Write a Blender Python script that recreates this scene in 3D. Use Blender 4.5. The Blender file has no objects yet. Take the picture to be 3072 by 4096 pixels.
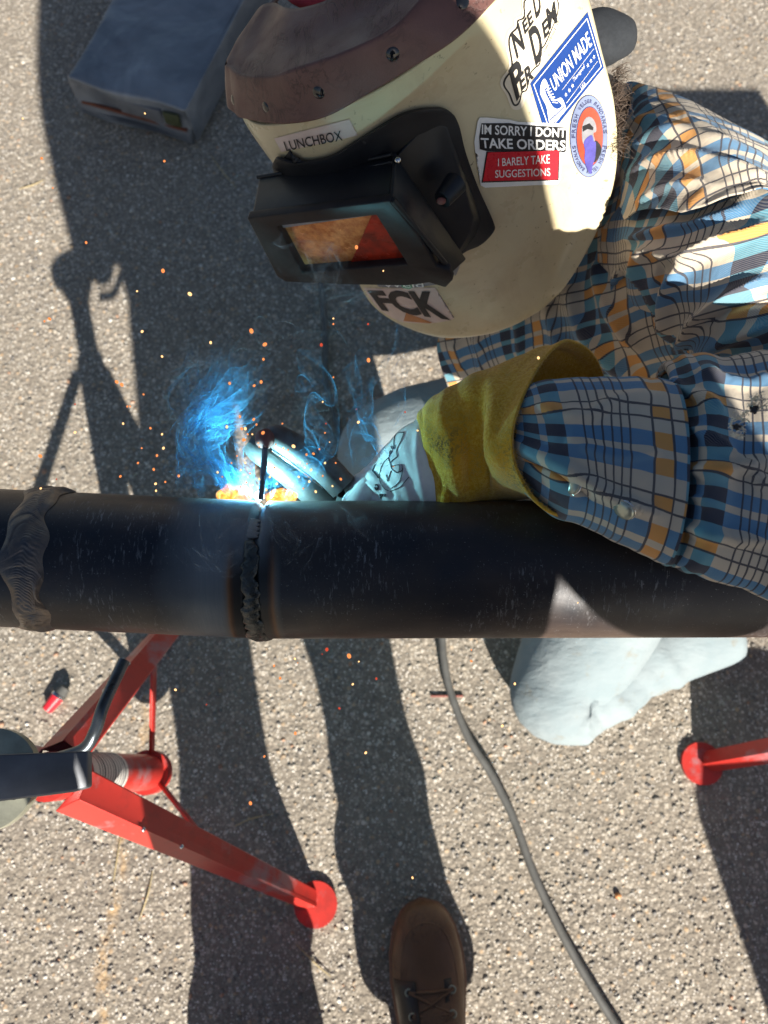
import bpy, bmesh, math, random
import numpy as np
from mathutils import Vector, Matrix
from mathutils.bvhtree import BVHTree

random.seed(7); rng = np.random.default_rng(7)
S = bpy.context.scene
COL = S.collection

# ------------------------------------------------------------------ camera, light, exposure
CAM_H, TILT, FPX = 1.35, math.radians(18), 770.0
cam = bpy.data.cameras.new('camera'); camo = bpy.data.objects.new('camera', cam); COL.objects.link(camo)
camo.location = (0, 0, CAM_H); camo.rotation_euler = (TILT, 0, 0)
cam.sensor_fit = 'VERTICAL'; cam.sensor_height = 36.0; cam.lens = FPX/1024*36.0
cam.clip_start = 0.02; cam.clip_end = 200
cam.dof.use_dof = True; cam.dof.focus_distance = 0.62; cam.dof.aperture_fstop = 7.0
S.camera = camo

SUNV = Vector((-0.46, 1.62, -1.0)).normalized()          # direction the light travels
SUN_EL = math.asin(-SUNV.z)
W_ = bpy.data.worlds.new('World'); S.world = W_; W_.use_nodes = True
wn = W_.node_tree; wn.nodes.clear()
sky = wn.nodes.new('ShaderNodeTexSky'); sky.sky_type = 'NISHITA'; sky.sun_disc = False
sky.sun_elevation = SUN_EL; sky.sun_rotation = math.atan2(-SUNV.x, -SUNV.y)
bg = wn.nodes.new('ShaderNodeBackground'); bg.inputs['Strength'].default_value = 0.037
wo = wn.nodes.new('ShaderNodeOutputWorld')
wn.links.new(sky.outputs[0], bg.inputs[0]); wn.links.new(bg.outputs[0], wo.inputs[0])
sl = bpy.data.lights.new('sun', 'SUN'); sl.energy = 5.0; sl.angle = math.radians(0.53); sl.color = (1.0, .93, .82)
so = bpy.data.objects.new('sun', sl); COL.objects.link(so)
so.rotation_euler = SUNV.to_track_quat('-Z', 'Y').to_euler()
S.view_settings.view_transform = 'Standard'; S.view_settings.look = 'None'
S.view_settings.gamma = 1; S.view_settings.exposure = 1.32
try: S.view_settings.use_curve_mapping = False
except Exception: pass
S.cycles.max_bounces = 6; S.cycles.transparent_max_bounces = 40
S.cycles.sample_clamp_indirect = 6
try: S.cycles.use_denoising = True
except Exception: pass

# ------------------------------------------------------------------ measuring helpers
CT, ST = math.cos(TILT), math.sin(TILT)
K = 2.16
def ray(u, v):
    x = (u/K-384)/FPX; y = (512-v/K)/FPX
    return np.array([x, y*CT+ST, y*ST-CT])
def W(u, v, d):
    return np.array([0, 0, CAM_H]) + ray(u, v)*d
def G(u, v, z=0.0):
    r = ray(u, v); return np.array([0, 0, CAM_H]) + r*((z-CAM_H)/r[2])
VIEW = np.array([0, ST, -CT])

# ------------------------------------------------------------------ materials
def newmat(name):
    m = bpy.data.materials.new(name); m.use_nodes = True
    nt = m.node_tree; nt.nodes.clear()
    out = nt.nodes.new('ShaderNodeOutputMaterial'); b = nt.nodes.new('ShaderNodeBsdfPrincipled')
    nt.links.new(b.outputs[0], out.inputs[0])
    return m, nt, b, out
class N:
    def __init__(s, nt): s.nt = nt
    def n(s, t, **k):
        x = s.nt.nodes.new(t)
        for a, b in k.items(): setattr(x, a, b)
        return x
    def l(s, a, b): s.nt.links.new(a, b)
    def put(s, sock, val):
        if hasattr(val, 'is_linked') or isinstance(val, bpy.types.NodeSocket): s.l(val, sock)
        else: sock.default_value = val
    def math(s, op, a, b=0.0, c=None, clamp=False):
        x = s.n('ShaderNodeMath', operation=op, use_clamp=clamp)
        s.put(x.inputs[0], a); s.put(x.inputs[1], b)
        if c is not None: s.put(x.inputs[2], c)
        return x.outputs[0]
    def mix(s, f, a, b, mode='MIX'):
        x = s.n('ShaderNodeMix', data_type='RGBA', blend_type=mode)
        s.put(x.inputs[0], f)
        s.put(x.inputs[6], a if isinstance(a, bpy.types.NodeSocket) else (*a[:3], 1))
        s.put(x.inputs[7], b if isinstance(b, bpy.types.NodeSocket) else (*b[:3], 1))
        return x.outputs[2]
    def ramp(s, f, stops, interp='LINEAR'):
        x = s.n('ShaderNodeValToRGB'); x.color_ramp.interpolation = interp
        e = x.color_ramp.elements
        while len(e) < len(stops): e.new(0.5)
        for i, (p, c) in enumerate(stops):
            e[i].position = p
            e[i].color = (c, c, c, 1) if isinstance(c, (int, float)) else (*c[:3], 1)
        s.l(f, x.inputs[0]); return x.outputs[0]
    def coord(s, which='Object'):
        return s.n('ShaderNodeTexCoord').outputs[which]
    def mapping(s, vec, scale=(1,1,1), rot=(0,0,0), loc=(0,0,0)):
        x = s.n('ShaderNodeMapping'); s.l(vec, x.inputs[0])
        x.inputs['Scale'].default_value = scale; x.inputs['Rotation'].default_value = rot
        x.inputs['Location'].default_value = loc; return x.outputs[0]
    def noise(s, vec, scale, detail=4, rough=.55, dist=0.0, out='Fac'):
        x = s.n('ShaderNodeTexNoise'); s.l(vec, x.inputs['Vector'])
        x.inputs['Scale'].default_value = scale; x.inputs['Detail'].default_value = detail
        x.inputs['Roughness'].default_value = rough; x.inputs['Distortion'].default_value = dist
        return x.outputs[out]
    def voro(s, vec, scale, feature='F1', out='Distance', rand=1.0):
        x = s.n('ShaderNodeTexVoronoi', feature=feature); s.l(vec, x.inputs['Vector'])
        x.inputs['Scale'].default_value = scale; x.inputs['Randomness'].default_value = rand
        return x.outputs[out]
    def bump(s, h, strength=.4, dist=.002, normal=None):
        x = s.n('ShaderNodeBump'); x.inputs['Strength'].default_value = strength
        x.inputs['Distance'].default_value = dist; s.l(h, x.inputs['Height'])
        if normal is not None: s.l(normal, x.inputs['Normal'])
        return x.outputs[0]

def simple(name, col, rough=.5, metal=0.0, var=.25, nscale=60, bump=.15, bdist=.001, col2=None, spec=.5, coat=0.0):
    m, nt, b, out = newmat(name); n = N(nt); co = n.coord()
    f = n.noise(co, nscale, 5, .6)
    c2 = col2 if col2 else tuple(x*(1-var) for x in col)
    r = n.ramp(f, [(.35, 0.0), (.65, 1.0)])
    n.l(n.mix(r, c2, col), b.inputs['Base Color'])
    rr = n.ramp(n.noise(co, nscale*.4, 4), [(.3, max(.03, rough-.1)), (.7, min(1, rough+.1))])
    n.l(rr, b.inputs['Roughness'])
    b.inputs['Metallic'].default_value = metal
    b.inputs['Specular IOR Level'].default_value = spec
    b.inputs['Coat Weight'].default_value = coat
    if bump: n.l(n.bump(n.noise(co, nscale*4, 4, .6), bump, bdist), b.inputs['Normal'])
    return m

M = {}
def mat_denim():
    m, nt, b, out = newmat('bleached_denim'); n = N(nt); co = n.coord()
    c = n.mix(n.ramp(n.noise(co, 14, 5, .6), [(.35, 0.), (.7, 1.)]), (.19,.235,.25), (.25,.285,.295))
    wv = n.noise(n.mapping(co, (900, 900, 260), (.5, .3, .8)), 1, 2)
    c = n.mix(n.math('MULTIPLY', wv, .35), c, (.20,.26,.31))
    st = n.ramp(n.noise(co, 24, 6, .7), [(.60, 0.), (.72, .6)]); c = n.mix(st, c, (.20,.18,.14))
    n.l(c, b.inputs['Base Color']); b.inputs['Roughness'].default_value = .95; b.inputs['Specular IOR Level'].default_value = .15
    h = n.math('ADD', n.math('MULTIPLY', wv, .12), n.noise(n.mapping(co, (1, 2.2, 1), (0, 0, .6)), 16, 4, .55, .2))
    n.l(n.bump(h, .8, .007), b.inputs['Normal'])
    return m
# asphalt with exposed pale stones
def mat_ground():
    m, nt, b, out = newmat('asphalt_with_exposed_stone'); n = N(nt); co = n.coord()
    warp = n.mix(.1, co, n.noise(co, 60, 3, .5, out='Color'), 'LINEAR_LIGHT') if False else co
    v1 = n.voro(co, 118); c1 = n.voro(co, 118, out='Color')
    v2 = n.voro(co, 270); c2 = n.voro(co, 270, out='Color')
    sep = n.n('ShaderNodeSeparateColor'); n.l(c1, sep.inputs[0])
    sep2 = n.n('ShaderNodeSeparateColor'); n.l(c2, sep2.inputs[0])
    stone = n.ramp(sep.outputs[0], [(0, (.10,.09,.08)), (.25, (.22,.20,.17)), (.45, (.34,.30,.25)), (.65, (.43,.395,.34)), (.80, (.27,.24,.20)), (.90, (.42,.29,.17)), (1, (.60,.57,.52))])
    small = n.ramp(sep2.outputs[1], [(0, (.10,.092,.08)), (.35, (.19,.172,.145)), (.65, (.30,.27,.225)), (.88, (.52,.49,.44)), (1, (.72,.70,.66))])
    tar = n.mix(n.noise(co, 25, 5), (.12,.105,.09), (.235,.21,.175))
    small = n.mix(n.ramp(v2, [(.25, 0.), (.6, 1.)]), small, tar)
    edge = n.ramp(n.math('ADD', v1, n.math('MULTIPLY', n.noise(co, 400, 3), .25)), [(.42, 0.), (.62, 1.)])
    keep = n.math('MAXIMUM', edge, n.ramp(sep.outputs[2], [(.42, 0.), (.46, 1.)]))
    c = n.mix(keep, stone, small)
    big = n.noise(co, 3.2, 6, .6)
    c = n.mix(n.ramp(big, [(.35, 0.), (.75, .32)]), c, (.27,.235,.185))
    c = n.mix(n.ramp(n.noise(co, 7, 6, .7, .8), [(.56, 0.), (.70, .35)]), c, (.15,.13,.11))
    # tan crack running through the surface at left
    sx = n.n('ShaderNodeSeparateXYZ'); n.l(co, sx.inputs[0])
    wob = n.math('MULTIPLY', n.math('SUBTRACT', n.noise(co, 9, 5, .65), .5), .10)
    dx = n.math('ABSOLUTE', n.math('ADD', n.math('ADD', sx.outputs[0], n.math('MULTIPLY', sx.outputs[1], -.08)), n.math('ADD', .405, wob)))
    crack = n.math('MULTIPLY', n.ramp(dx, [(.002, 1.), (.013, 0.)]), n.ramp(n.noise(co, 30, 4), [(.4, 0.), (.6, 1.)]))
    crack = n.math('MULTIPLY', crack, n.ramp(sx.outputs[1], [(0., 1.), (.22, 0.)]))
    c = n.mix(n.math('MULTIPLY', crack, .9), c, (.38,.26,.14))
    c = n.mix(1.0, c, (1.12,1.10,1.08), 'MULTIPLY')
    n.l(c, b.inputs['Base Color']); b.inputs['Roughness'].default_value = .85
    b.inputs['Specular IOR Level'].default_value = .35
    h = n.math('ADD', n.math('MULTIPLY', v1, -1.0), n.math('MULTIPLY', v2, -.45))
    h = n.math('ADD', h, n.math('MULTIPLY', n.noise(co, 90, 5, .7), .6))
    h = n.math('SUBTRACT', h, n.math('MULTIPLY', crack, .3))
    n.l(n.bump(h, .6, .003), b.inputs['Normal'])
    return m
M['ground'] = mat_ground()

def mat_gravel():
    m, nt, b, out = newmat('loose_stone'); n = N(nt)
    a = n.n('ShaderNodeAttribute', attribute_name='stone'); n_ = n.noise(n.coord(), 700, 3)
    c = n.mix(n.math('MULTIPLY', n_, .35), a.outputs['Color'], (.12,.11,.10))
    n.l(c, b.inputs['Base Color']); b.inputs['Roughness'].default_value = .7
    return m
M['gravel'] = mat_gravel()

def mat_plaid():
    m, nt, b, out = newmat('plaid_cotton_twill'); n = N(nt)
    uv = n.n('ShaderNodeUVMap', uv_map='UVMap').outputs[0]
    wob = n.noise(uv, 25, 2)
    s = n.n('ShaderNodeSeparateXYZ'); n.l(uv, s.inputs[0])
    Pp = .118; kk = 1.2
    def axis(a, off):
        x = n.math('ADD', a, off + 10*Pp)
        x = n.math('ADD', x, n.math('MULTIPLY', n.math('SUBTRACT', n.noise(uv, 30, 2), .5), .003))
        x = n.math('MULTIPLY', n.math('FRACT', n.math('DIVIDE', x, Pp)), Pp)
        def inr(lo, hi):
            return n.math('MULTIPLY', n.math('GREATER_THAN', x, lo*kk), n.math('LESS_THAN', x, hi*kk))
        band = inr(.0014, .0120)
        line = n.math('MAXIMUM', inr(0, .0014), inr(.0118, .0134))
        # six thin lines
        g = inr(.0255, .0530)
        fr = n.math('FRACT', n.math('DIVIDE', n.math('SUBTRACT', x, .0255*kk), .0052*kk))
        line = n.math('MAXIMUM', line, n.math('MULTIPLY', g, n.math('LESS_THAN', fr, .22)))
        st = n.math('MAXIMUM', inr(.0630, .0750), inr(.0800, .0920))
        return band, line, st
    bx, lx, sx = axis(s.outputs[0], 0.0)
    Py = .060                                   # the weft has bands and double stripes only
    y = n.math('ADD', n.math('ADD', s.outputs[1], .011+10*Py), n.math('MULTIPLY', n.math('SUBTRACT', n.noise(uv, 30, 2), .5), .003))
    y = n.math('MULTIPLY', n.math('FRACT', n.math('DIVIDE', y, Py)), Py)
    iny = lambda lo, hi: n.math('MULTIPLY', n.math('GREATER_THAN', y, lo), n.math('LESS_THAN', y, hi))
    by = iny(.0014, .0100); ly = n.math('MAXIMUM', iny(0, .0016), iny(.0098, .0114)); sy = n.math('MAXIMUM', iny(.0205, .0315), iny(.0370, .0480))
    base = (.50,.43,.335)
    c = n.mix(n.math('MULTIPLY', sx, .9), base, (.04,.235,.33))
    c = n.mix(n.math('MULTIPLY', sy, .9), c, (.010,.155,.33))
    c = n.mix(n.math('MULTIPLY', sx, sy), c, (.010,.017,.045))
    org = n.math('MAXIMUM', n.math('MULTIPLY', sx, by), n.math('MULTIPLY', sy, bx))
    org = n.math('MAXIMUM', org, n.math('MULTIPLY', bx, by))
    c = n.mix(org, c, (.60,.27,.055))
    c = n.mix(n.math('MULTIPLY', n.math('MAXIMUM', lx, ly), .93), c, (.012,.014,.035))
    # twill
    tw = n.math('SINE', n.math('MULTIPLY', n.math('ADD', s.outputs[0], n.math('MULTIPLY', s.outputs[1], .9)), 2*math.pi/.00125))
    c = n.mix(n.math('MULTIPLY', n.math('ADD', tw, 1.0), .07), c, (.62,.58,.50))
    dirt = n.ramp(n.noise(n.coord(), 9, 6, .65), [(.45, 0.), (.75, .22)])
    c = n.mix(dirt, c, (.30,.27,.24))
    n.l(c, b.inputs['Base Color']); b.inputs['Roughness'].default_value = .9
    b.inputs['Specular IOR Level'].default_value = .15
    b.inputs['Sheen Weight'].default_value = .15
    h = n.math('ADD', n.math('MULTIPLY', tw, .12), n.math('MULTIPLY', n.noise(n.coord(), 70, 5, .6), 1.6))
    n.l(n.bump(h, .5, .0018), b.inputs['Normal'])
    return m
M['plaid'] = mat_plaid()

def mat_shell():
    m, nt, b, out = newmat('cream_fibreglass'); n = N(nt); co = n.coord()
    c = n.mix(n.ramp(n.noise(co, 7, 5, .6), [(.35, 0.), (.7, 1.)]), (.60,.53,.345), (.52,.44,.28))
    stain = n.ramp(n.noise(co, 14, 7, .7, .6), [(.50, 0.), (.68, .55)])
    c = n.mix(stain, c, (.42,.32,.20))
    spk = n.ramp(n.noise(co, 160, 3, .6), [(.66, 0.), (.70, .75)])
    spk = n.math('MULTIPLY', spk, n.ramp(n.noise(co, 20, 3), [(.45, 0.), (.6, 1.)]))
    c = n.mix(spk, c, (.10,.07,.05))
    sc = n.noise(n.mapping(co, (300, 14, 60), (.4, .9, .3)), 1, 3, .6)
    scr = n.math('MULTIPLY', n.ramp(sc, [(.68, 0.), (.72, .5)]), n.ramp(n.noise(co, 12, 2), [(.5, 0.), (.6, 1.)]))
    c = n.mix(scr, c, (.30,.24,.17))
    n.l(c, b.inputs['Base Color'])
    n.l(n.ramp(n.noise(co, 30, 5), [(.3, .24), (.7, .42)]), b.inputs['Roughness'])
    n.l(n.bump(n.math('ADD', n.noise(co, 45, 4), n.math('MULTIPLY', scr, -.5)), .12, .0012), b.inputs['Normal'])
    return m
M['shell'] = mat_shell()

def mat_leather(name, c1, c2, c3, rough=.55, sc=1.0):
    m, nt, b, out = newmat(name); n = N(nt); co = n.coord()
    f = n.noise(co, 16*sc, 6, .65)
    c = n.mix(n.ramp(f, [(.35, 0.), (.65, 1.)]), c1, c2)
    wr = n.noise(n.mapping(co, (1, .35, .6), (.2, .3, .5)), 55*sc, 5, .6, 2.2)
    cre = n.ramp(n.math('ABSOLUTE', n.math('SUBTRACT', wr, .5)), [(.0, 1.), (.035, 0.)])
    cre = n.math('MULTIPLY', cre, n.ramp(n.noise(co, 20*sc, 2), [(.45, 0.), (.6, 1.)]))
    c = n.mix(n.math('MULTIPLY', cre, .6), c, c3)
    n.l(c, b.inputs['Base Color'])
    n.l(n.ramp(n.noise(co, 40*sc, 4), [(.3, rough-.12), (.7, rough+.12)]), b.inputs['Roughness'])
    h = n.math('SUBTRACT', n.math('MULTIPLY', n.voro(co, 900*sc), .25), n.math('MULTIPLY', cre, .9))
    h = n.math('ADD', h, n.math('MULTIPLY', f, 1.2))
    n.l(n.bump(h, .45, .0012), b.inputs['Normal'])
    return m
M['brown_leather'] = mat_leather('brown_oiled_leather', (.095,.042,.036), (.135,.062,.052), (.03,.014,.012), .5)
M['boot_leather'] = mat_leather('dark_boot_leather', (.10,.045,.018), (.16,.075,.032), (.04,.02,.012), .5, .8)
M['boot_dark'] = mat_leather('dark_boot_vamp', (.014,.009,.007), (.026,.016,.012), (.02,.015,.01), .5, .8)
M['sole'] = simple('boot_sole', (.20,.09,.05), .7)

def mat_suede():
    m, nt, b, out = newmat('mustard_suede'); n = N(nt); co = n.coord()
    f = n.noise(co, 22, 5, .6); fine = n.noise(co, 420, 3, .7)
    c = n.mix(n.ramp(f, [(.35, 0.), (.65, 1.)]), (.56,.27,.006), (.70,.37,.012))
    c = n.mix(n.ramp(fine, [(.42, 0.), (.60, .8)]), c, (.74,.46,.06))
    d = n.math('MULTIPLY', n.ramp(n.noise(co, 11, 4, .6), [(.52, 0.), (.66, 1.)]), n.ramp(fine, [(.48, .25), (.56, .85)]))
    c = n.mix(d, c, (.10,.055,.012))
    n.l(c, b.inputs['Base Color']); b.inputs['Roughness'].default_value = .95
    b.inputs['Specular IOR Level'].default_value = .1; b.inputs['Sheen Weight'].default_value = .3
    n.l(n.bump(n.math('ADD', fine, n.noise(co, 1100, 2)), .8, .0016), b.inputs['Normal'])
    return m
M['suede'] = mat_suede()
M['glove_white'] = simple('white_goatskin', (.70,.70,.66), .6, var=.12, nscale=90, bump=.35, bdist=.0008)
M['glove_mark'] = simple('black_glove_print', (.03,.03,.035), .6)

def mat_pipe():
    """mill-scaled carbon steel; UV.x = metres along, UV.y = angle/2pi ; joint at x=0"""
    m, nt, b, out = newmat('mill_scaled_steel'); n = N(nt); co = n.coord()
    uv = n.n('ShaderNodeUVMap', uv_map='UVMap').outputs[0]
    s = n.n('ShaderNodeSeparateXYZ'); n.l(uv, s.inputs[0]); x = s.outputs[0]
    base = n.mix(n.ramp(n.noise(co, 9, 5, .6), [(.35, 0.), (.7, 1.)]), (.008,.011,.020), (.020,.018,.019))
    base = n.mix(n.ramp(n.noise(co, 5, 4, .6), [(.5, 0.), (.7, .6)]), base, (.040,.028,.022))
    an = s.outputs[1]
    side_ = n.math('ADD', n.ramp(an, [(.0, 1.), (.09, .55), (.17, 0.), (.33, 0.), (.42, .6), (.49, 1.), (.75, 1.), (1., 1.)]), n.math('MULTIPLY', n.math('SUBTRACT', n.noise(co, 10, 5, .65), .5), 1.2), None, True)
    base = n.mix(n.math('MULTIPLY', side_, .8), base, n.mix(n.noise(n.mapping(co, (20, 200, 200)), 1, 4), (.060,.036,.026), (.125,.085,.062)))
    # pale scuffs in streaks round the pipe
    fl = n.noise(n.mapping(co, (420, 90, 90)), 1, 4, .7)
    mask = n.ramp(n.noise(co, 16, 5, .7), [(.50, 0.), (.64, 1.)])
    sc = n.math('MULTIPLY', n.ramp(fl, [(.56, 0.), (.66, 1.)]), mask)
    base = n.mix(n.math('MULTIPLY', sc, .5), base, (.30,.31,.33))
    tiny = n.ramp(n.noise(co, 620, 2), [(.68, 0.), (.73, .45)])
    base = n.mix(tiny, base, (.25,.25,.26))
    # cleaned (ground) metal next to the joint
    xx = n.math('ADD', x, n.math('MULTIPLY', n.math('SUBTRACT', n.noise(co, 12, 4), .5), .035))
    clean = n.math('MULTIPLY', n.ramp(xx, [(.88, 0.), (.98, 1.)]), 1.0)
    xs = n.math('MULTIPLY', n.math('ADD', x, .0), 1.0)
    L = n.ramp(n.math('ADD', n.math('MULTIPLY', xx, 5.0), .5), [(.0, 0.), (.12, 0.), (.30, 1.), (.51, 1.), (.56, .10), (.62, 0.)])
    brush = n.noise(n.mapping(co, (900, 30, 30)), 1, 3, .6)
    ground_metal = n.mix(brush, (.10,.125,.145), (.17,.19,.21))
    base = n.mix(n.math('MULTIPLY', L, .85), base, ground_metal)
    # heat tint hugging the finished bead (front of the pipe only)
    ax = n.math('ABSOLUTE', n.math('ADD', x, n.math('MULTIPLY', n.math('SUBTRACT', n.noise(co, 30, 3), .5), .003)))
    ang = s.outputs[1]
    w = n.ramp(ang, [(.0, 0.), (.17, 0.), (.25, 1.), (.61, 1.), (.66, 0.)])
    tint = n.ramp(n.math('MULTIPLY', ax, 30), [(.0, (.006,.006,.007)), (.36, (.008,.007,.007)), (.43, (.05,.018,.006)), (.50, (.16,.075,.03)), (.56, (.13,.10,.075)), (.66, (.10,.11,.11))])
    tf = n.math('MULTIPLY', n.ramp(n.math('MULTIPLY', ax, 30), [(.48, .95), (.70, 0.)]), w)
    base = n.mix(tf, base, tint)
    n.l(base, b.inputs['Base Color'])
    b.inputs['Metallic'].default_value = .2; b.inputs['Specular IOR Level'].default_value = .42
    n.l(n.math('ADD', n.ramp(n.noise(co, 25, 6, .65), [(.3, .34), (.7, .52)]), n.math('MULTIPLY', sc, .2)), b.inputs['Roughness'])
    h = n.math('ADD', n.noise(co, 60, 6, .7), n.math('MULTIPLY', sc, .5))
    n.l(n.bump(h, .22, .0012), b.inputs['Normal'])
    return m
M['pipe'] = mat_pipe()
M['weld_cap'] = simple('oxidised_weld_metal', (.20,.15,.11), .33, .5, nscale=45, col2=(.045,.050,.065), bump=.4)
M['slag'] = simple('black_glassy_slag', (.004,.005,.006), .22, 0, nscale=90, col2=(.022,.030,.028), bump=.5, bdist=.0015, spec=.55)
M['tack'] = simple('bright_tack', (.22,.22,.21), .38, .7, nscale=150, bump=.4)
M['bevel'] = simple('ground_bevel', (.24,.21,.19), .35, .8, nscale=200)

def mat_red():
    m, nt, b, out = newmat('red_enamel_paint'); n = N(nt); co = n.coord()
    c = n.mix(n.noise(co, 10, 5), (.40,.022,.018), (.50,.042,.03))
    ch = n.ramp(n.noise(co, 90, 4, .7), [(.70, 0.), (.73, .8)])
    c = n.mix(ch, c, (.55,.42,.38))
    gr = n.ramp(n.noise(co, 11, 6, .65), [(.54, 0.), (.66, .6)])
    c = n.mix(n.ramp(n.noise(co, 40, 6, .7), [(.5, 0.), (.7, .45)]), c, (.16,.02,.018))
    c = n.mix(gr, c, (.26,.24,.26))
    n.l(c, b.inputs['Base Color']); b.inputs['Roughness'].default_value = .38
    n.l(n.bump(n.noise(co, 60, 4), .12, .001), b.inputs['Normal'])
    return m
M['red'] = mat_red()
M['grey_steel'] = simple('dull_grey_steel', (.15,.16,.18), .5, .5, nscale=30, bump=.15)
M['zinc'] = simple('zinc_plated', (.42,.42,.33), .42, .6, nscale=70, bump=.2)
M['dark_rod'] = simple('dark_zinc_rod', (.12,.14,.16), .3, .8)
M['label_white'] = simple('white_label', (.66,.64,.60), .45, var=.1)
M['print_grey'] = simple('grey_print', (.16,.16,.17), .6)
M['black_plastic'] = simple('black_nylon', (.010,.011,.014), .45, 0, nscale=40, bump=.12, col2=(.017,.018,.021), spec=.35)
M['black_rubber'] = simple('black_rubber_sheath', (.10,.10,.095), .6, nscale=50, bump=.2)
M['black_cloth'] = simple('charcoal_cloth', (.022,.026,.032), .95, nscale=300, bump=.6)
M['frame_edge'] = simple('worn_black_frame', (.022,.016,.016), .55, nscale=60, bump=.2, col2=(.012,.010,.011), spec=.3)
M['stud'] = simple('black_domed_stud', (.008,.009,.012), .12, 0, bump=0, coat=.4)
M['chrome'] = simple('chrome', (.7,.7,.7), .12, 1.0, bump=0)
M['snap'] = simple('pearl_snap', (.42,.45,.38), .22, .6, nscale=30, bump=.05)
M['red_cloth'] = simple('red_lining', (.45,.05,.07), .9, nscale=120)
M['skin'] = simple('skin', (.46,.27,.20), .55, var=.15, nscale=80)
M['hair_dark'] = simple('shaded_hair', (.03,.022,.018), .9, nscale=200)  # hair colour darkened to paint in the shadow of the gap behind the rim
M['hair'] = simple('brown_grey_hair', (.13,.09,.065), .6, var=.5, nscale=200)
M['jeans_pale'] = mat_denim()
M['jeans_blue'] = simple('blue_denim', (.05,.07,.12), .9, nscale=200)
M['jacket'] = simple('navy_jacket', (.03,.035,.05), .9, nscale=60)
M['olive'] = simple('olive_patch', (.07,.075,.03), .6)
M['tan_stripe'] = simple('rust_orange_stripe', (.16,.045,.02), .7)
M['foil'] = None
M['sticker_white'] = simple('vinyl_white', (.80,.80,.78), .35, var=.06)
M['sticker_black'] = simple('vinyl_black', (.02,.02,.022), .35)
M['sticker_red'] = simple('vinyl_red', (.62,.022,.035), .3, var=.08)
M['sticker_blue'] = simple('vinyl_blue', (.010,.045,.21), .35, var=.12)
M['sticker_cream'] = simple('vinyl_cream', (.74,.66,.52), .35, var=.06)
M['sticker_pink'] = simple('faded_vinyl', (.62,.50,.45), .4, var=.1)
M['sticker_lav'] = simple('holographic_lavender', (.28,.34,.52), .25, .3, var=.25, nscale=25)
M['sticker_navy'] = simple('vinyl_navy', (.045,.05,.12), .35)
M['sticker_orange'] = simple('vinyl_orange', (.52,.22,.08), .4)
M['sticker_rust'] = simple('vinyl_rust_red', (.42,.065,.035), .35)
M['sticker_purple'] = simple('vinyl_purple', (.10,.09,.36), .3, var=.4, nscale=60)
M['sticker_grey'] = simple('vinyl_grey', (.25,.25,.27), .35, var=.3, nscale=90)
M['holo'] = simple('holographic_foil', (.20,.55,.42), .15, .8, var=.5, nscale=120)
M['electrode'] = simple('grey_flux_coating', (.13,.11,.12), .8, nscale=200)
M['copper'] = simple('worn_copper_alloy', (.15,.135,.13), .5, .35, nscale=50, col2=(.09,.07,.065))
M['insul'] = simple('red_fibre_insulator', (.20,.065,.05), .75, nscale=70, bump=.4)
M['straw'] = simple('dry_straw', (.45,.36,.20), .8)
M['case'] = simple('shadow_block_black', (.03,.03,.032), .5)  # dark colour of the added shadow-throwing block off the right edge

def mat_foil():
    m, nt, b, out = newmat('silver_crinkled_foil'); n = N(nt); co = n.coord()
    c = n.mix(n.ramp(n.noise(co, 7, 4, .6, .8), [(.35, 0.), (.75, 1.)]), (.16,.175,.20), (.30,.315,.34))
    n.l(c, b.inputs['Base Color']); b.inputs['Metallic'].default_value = .45
    n.l(n.ramp(n.noise(co, 16, 4), [(.3, .42), (.7, .62)]), b.inputs['Roughness'])
    h = n.noise(n.mapping(co, (1, 1, 1)), 9, 3, .5, .2)
    n.l(n.bump(h, .7, .025), b.inputs['Normal'])
    return m
M['foil'] = mat_foil()

def mat_glass():
    m, nt, b, out = newmat('gold_coated_lens'); n = N(nt); co = n.coord()
    c = n.mix(n.ramp(n.noise(co, 130, 5, .7), [(.35, 0.), (.65, 1.)]), (.42,.14,.035), (.85,.42,.14))
    c = n.mix(n.ramp(n.noise(co, 30, 3, .6), [(.45, 0.), (.7, .5)]), c, (.40,.08,.03))
    n.l(c, b.inputs['Base Color']); b.inputs['Metallic'].default_value = .30
    n.l(n.ramp(n.noise(co, 90, 4), [(.3, .10), (.7, .3)]), b.inputs['Roughness'])
    b.inputs['Coat Weight'].default_value = .3
    n.l(n.bump(n.noise(co, 240, 3), .15, .0006), b.inputs['Normal'])
    return m
M['lens'] = mat_glass()
M['lens_reflection_red'] = simple('red_lens_reflection', (.50,.035,.012), .25, .3, nscale=70, col2=(.20,.02,.01))  # soft red reflection on the lens, put in as a colour of its own

def mat_emit(name, col, strength):
    m = bpy.data.materials.new(name); m.use_nodes = True; nt = m.node_tree; nt.nodes.clear()
    o = nt.nodes.new('ShaderNodeOutputMaterial'); e = nt.nodes.new('ShaderNodeEmission')
    e.inputs[0].default_value = (*col, 1); e.inputs[1].default_value = strength
    nt.links.new(e.outputs[0], o.inputs[0]); return m
M['arc'] = mat_emit('arc_plasma', (.55, .8, 1.0), 8)
def mat_spark():
    m = bpy.data.materials.new('glowing_spark'); m.use_nodes = True; nt = m.node_tree; nt.nodes.clear(); n = N(nt)
    o = n.n('ShaderNodeOutputMaterial'); e = n.n('ShaderNodeEmission')
    f = n.noise(n.coord(), 500, 3)
    n.l(n.ramp(f, [(.38, (.9,.10,.012)), (.5, (1.,.26,.05)), (.64, (1.,.62,.28))]), e.inputs[0]); e.inputs[1].default_value = .55
    n.l(e.outputs[0], o.inputs[0]); return m
M['spark'] = mat_spark()
M['spark_hot'] = mat_emit('white_hot_spark', (1., .55, .22), .9)
M['spark_dim'] = mat_emit('dim_red_spark', (.8, .10, .05), .35)

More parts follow.
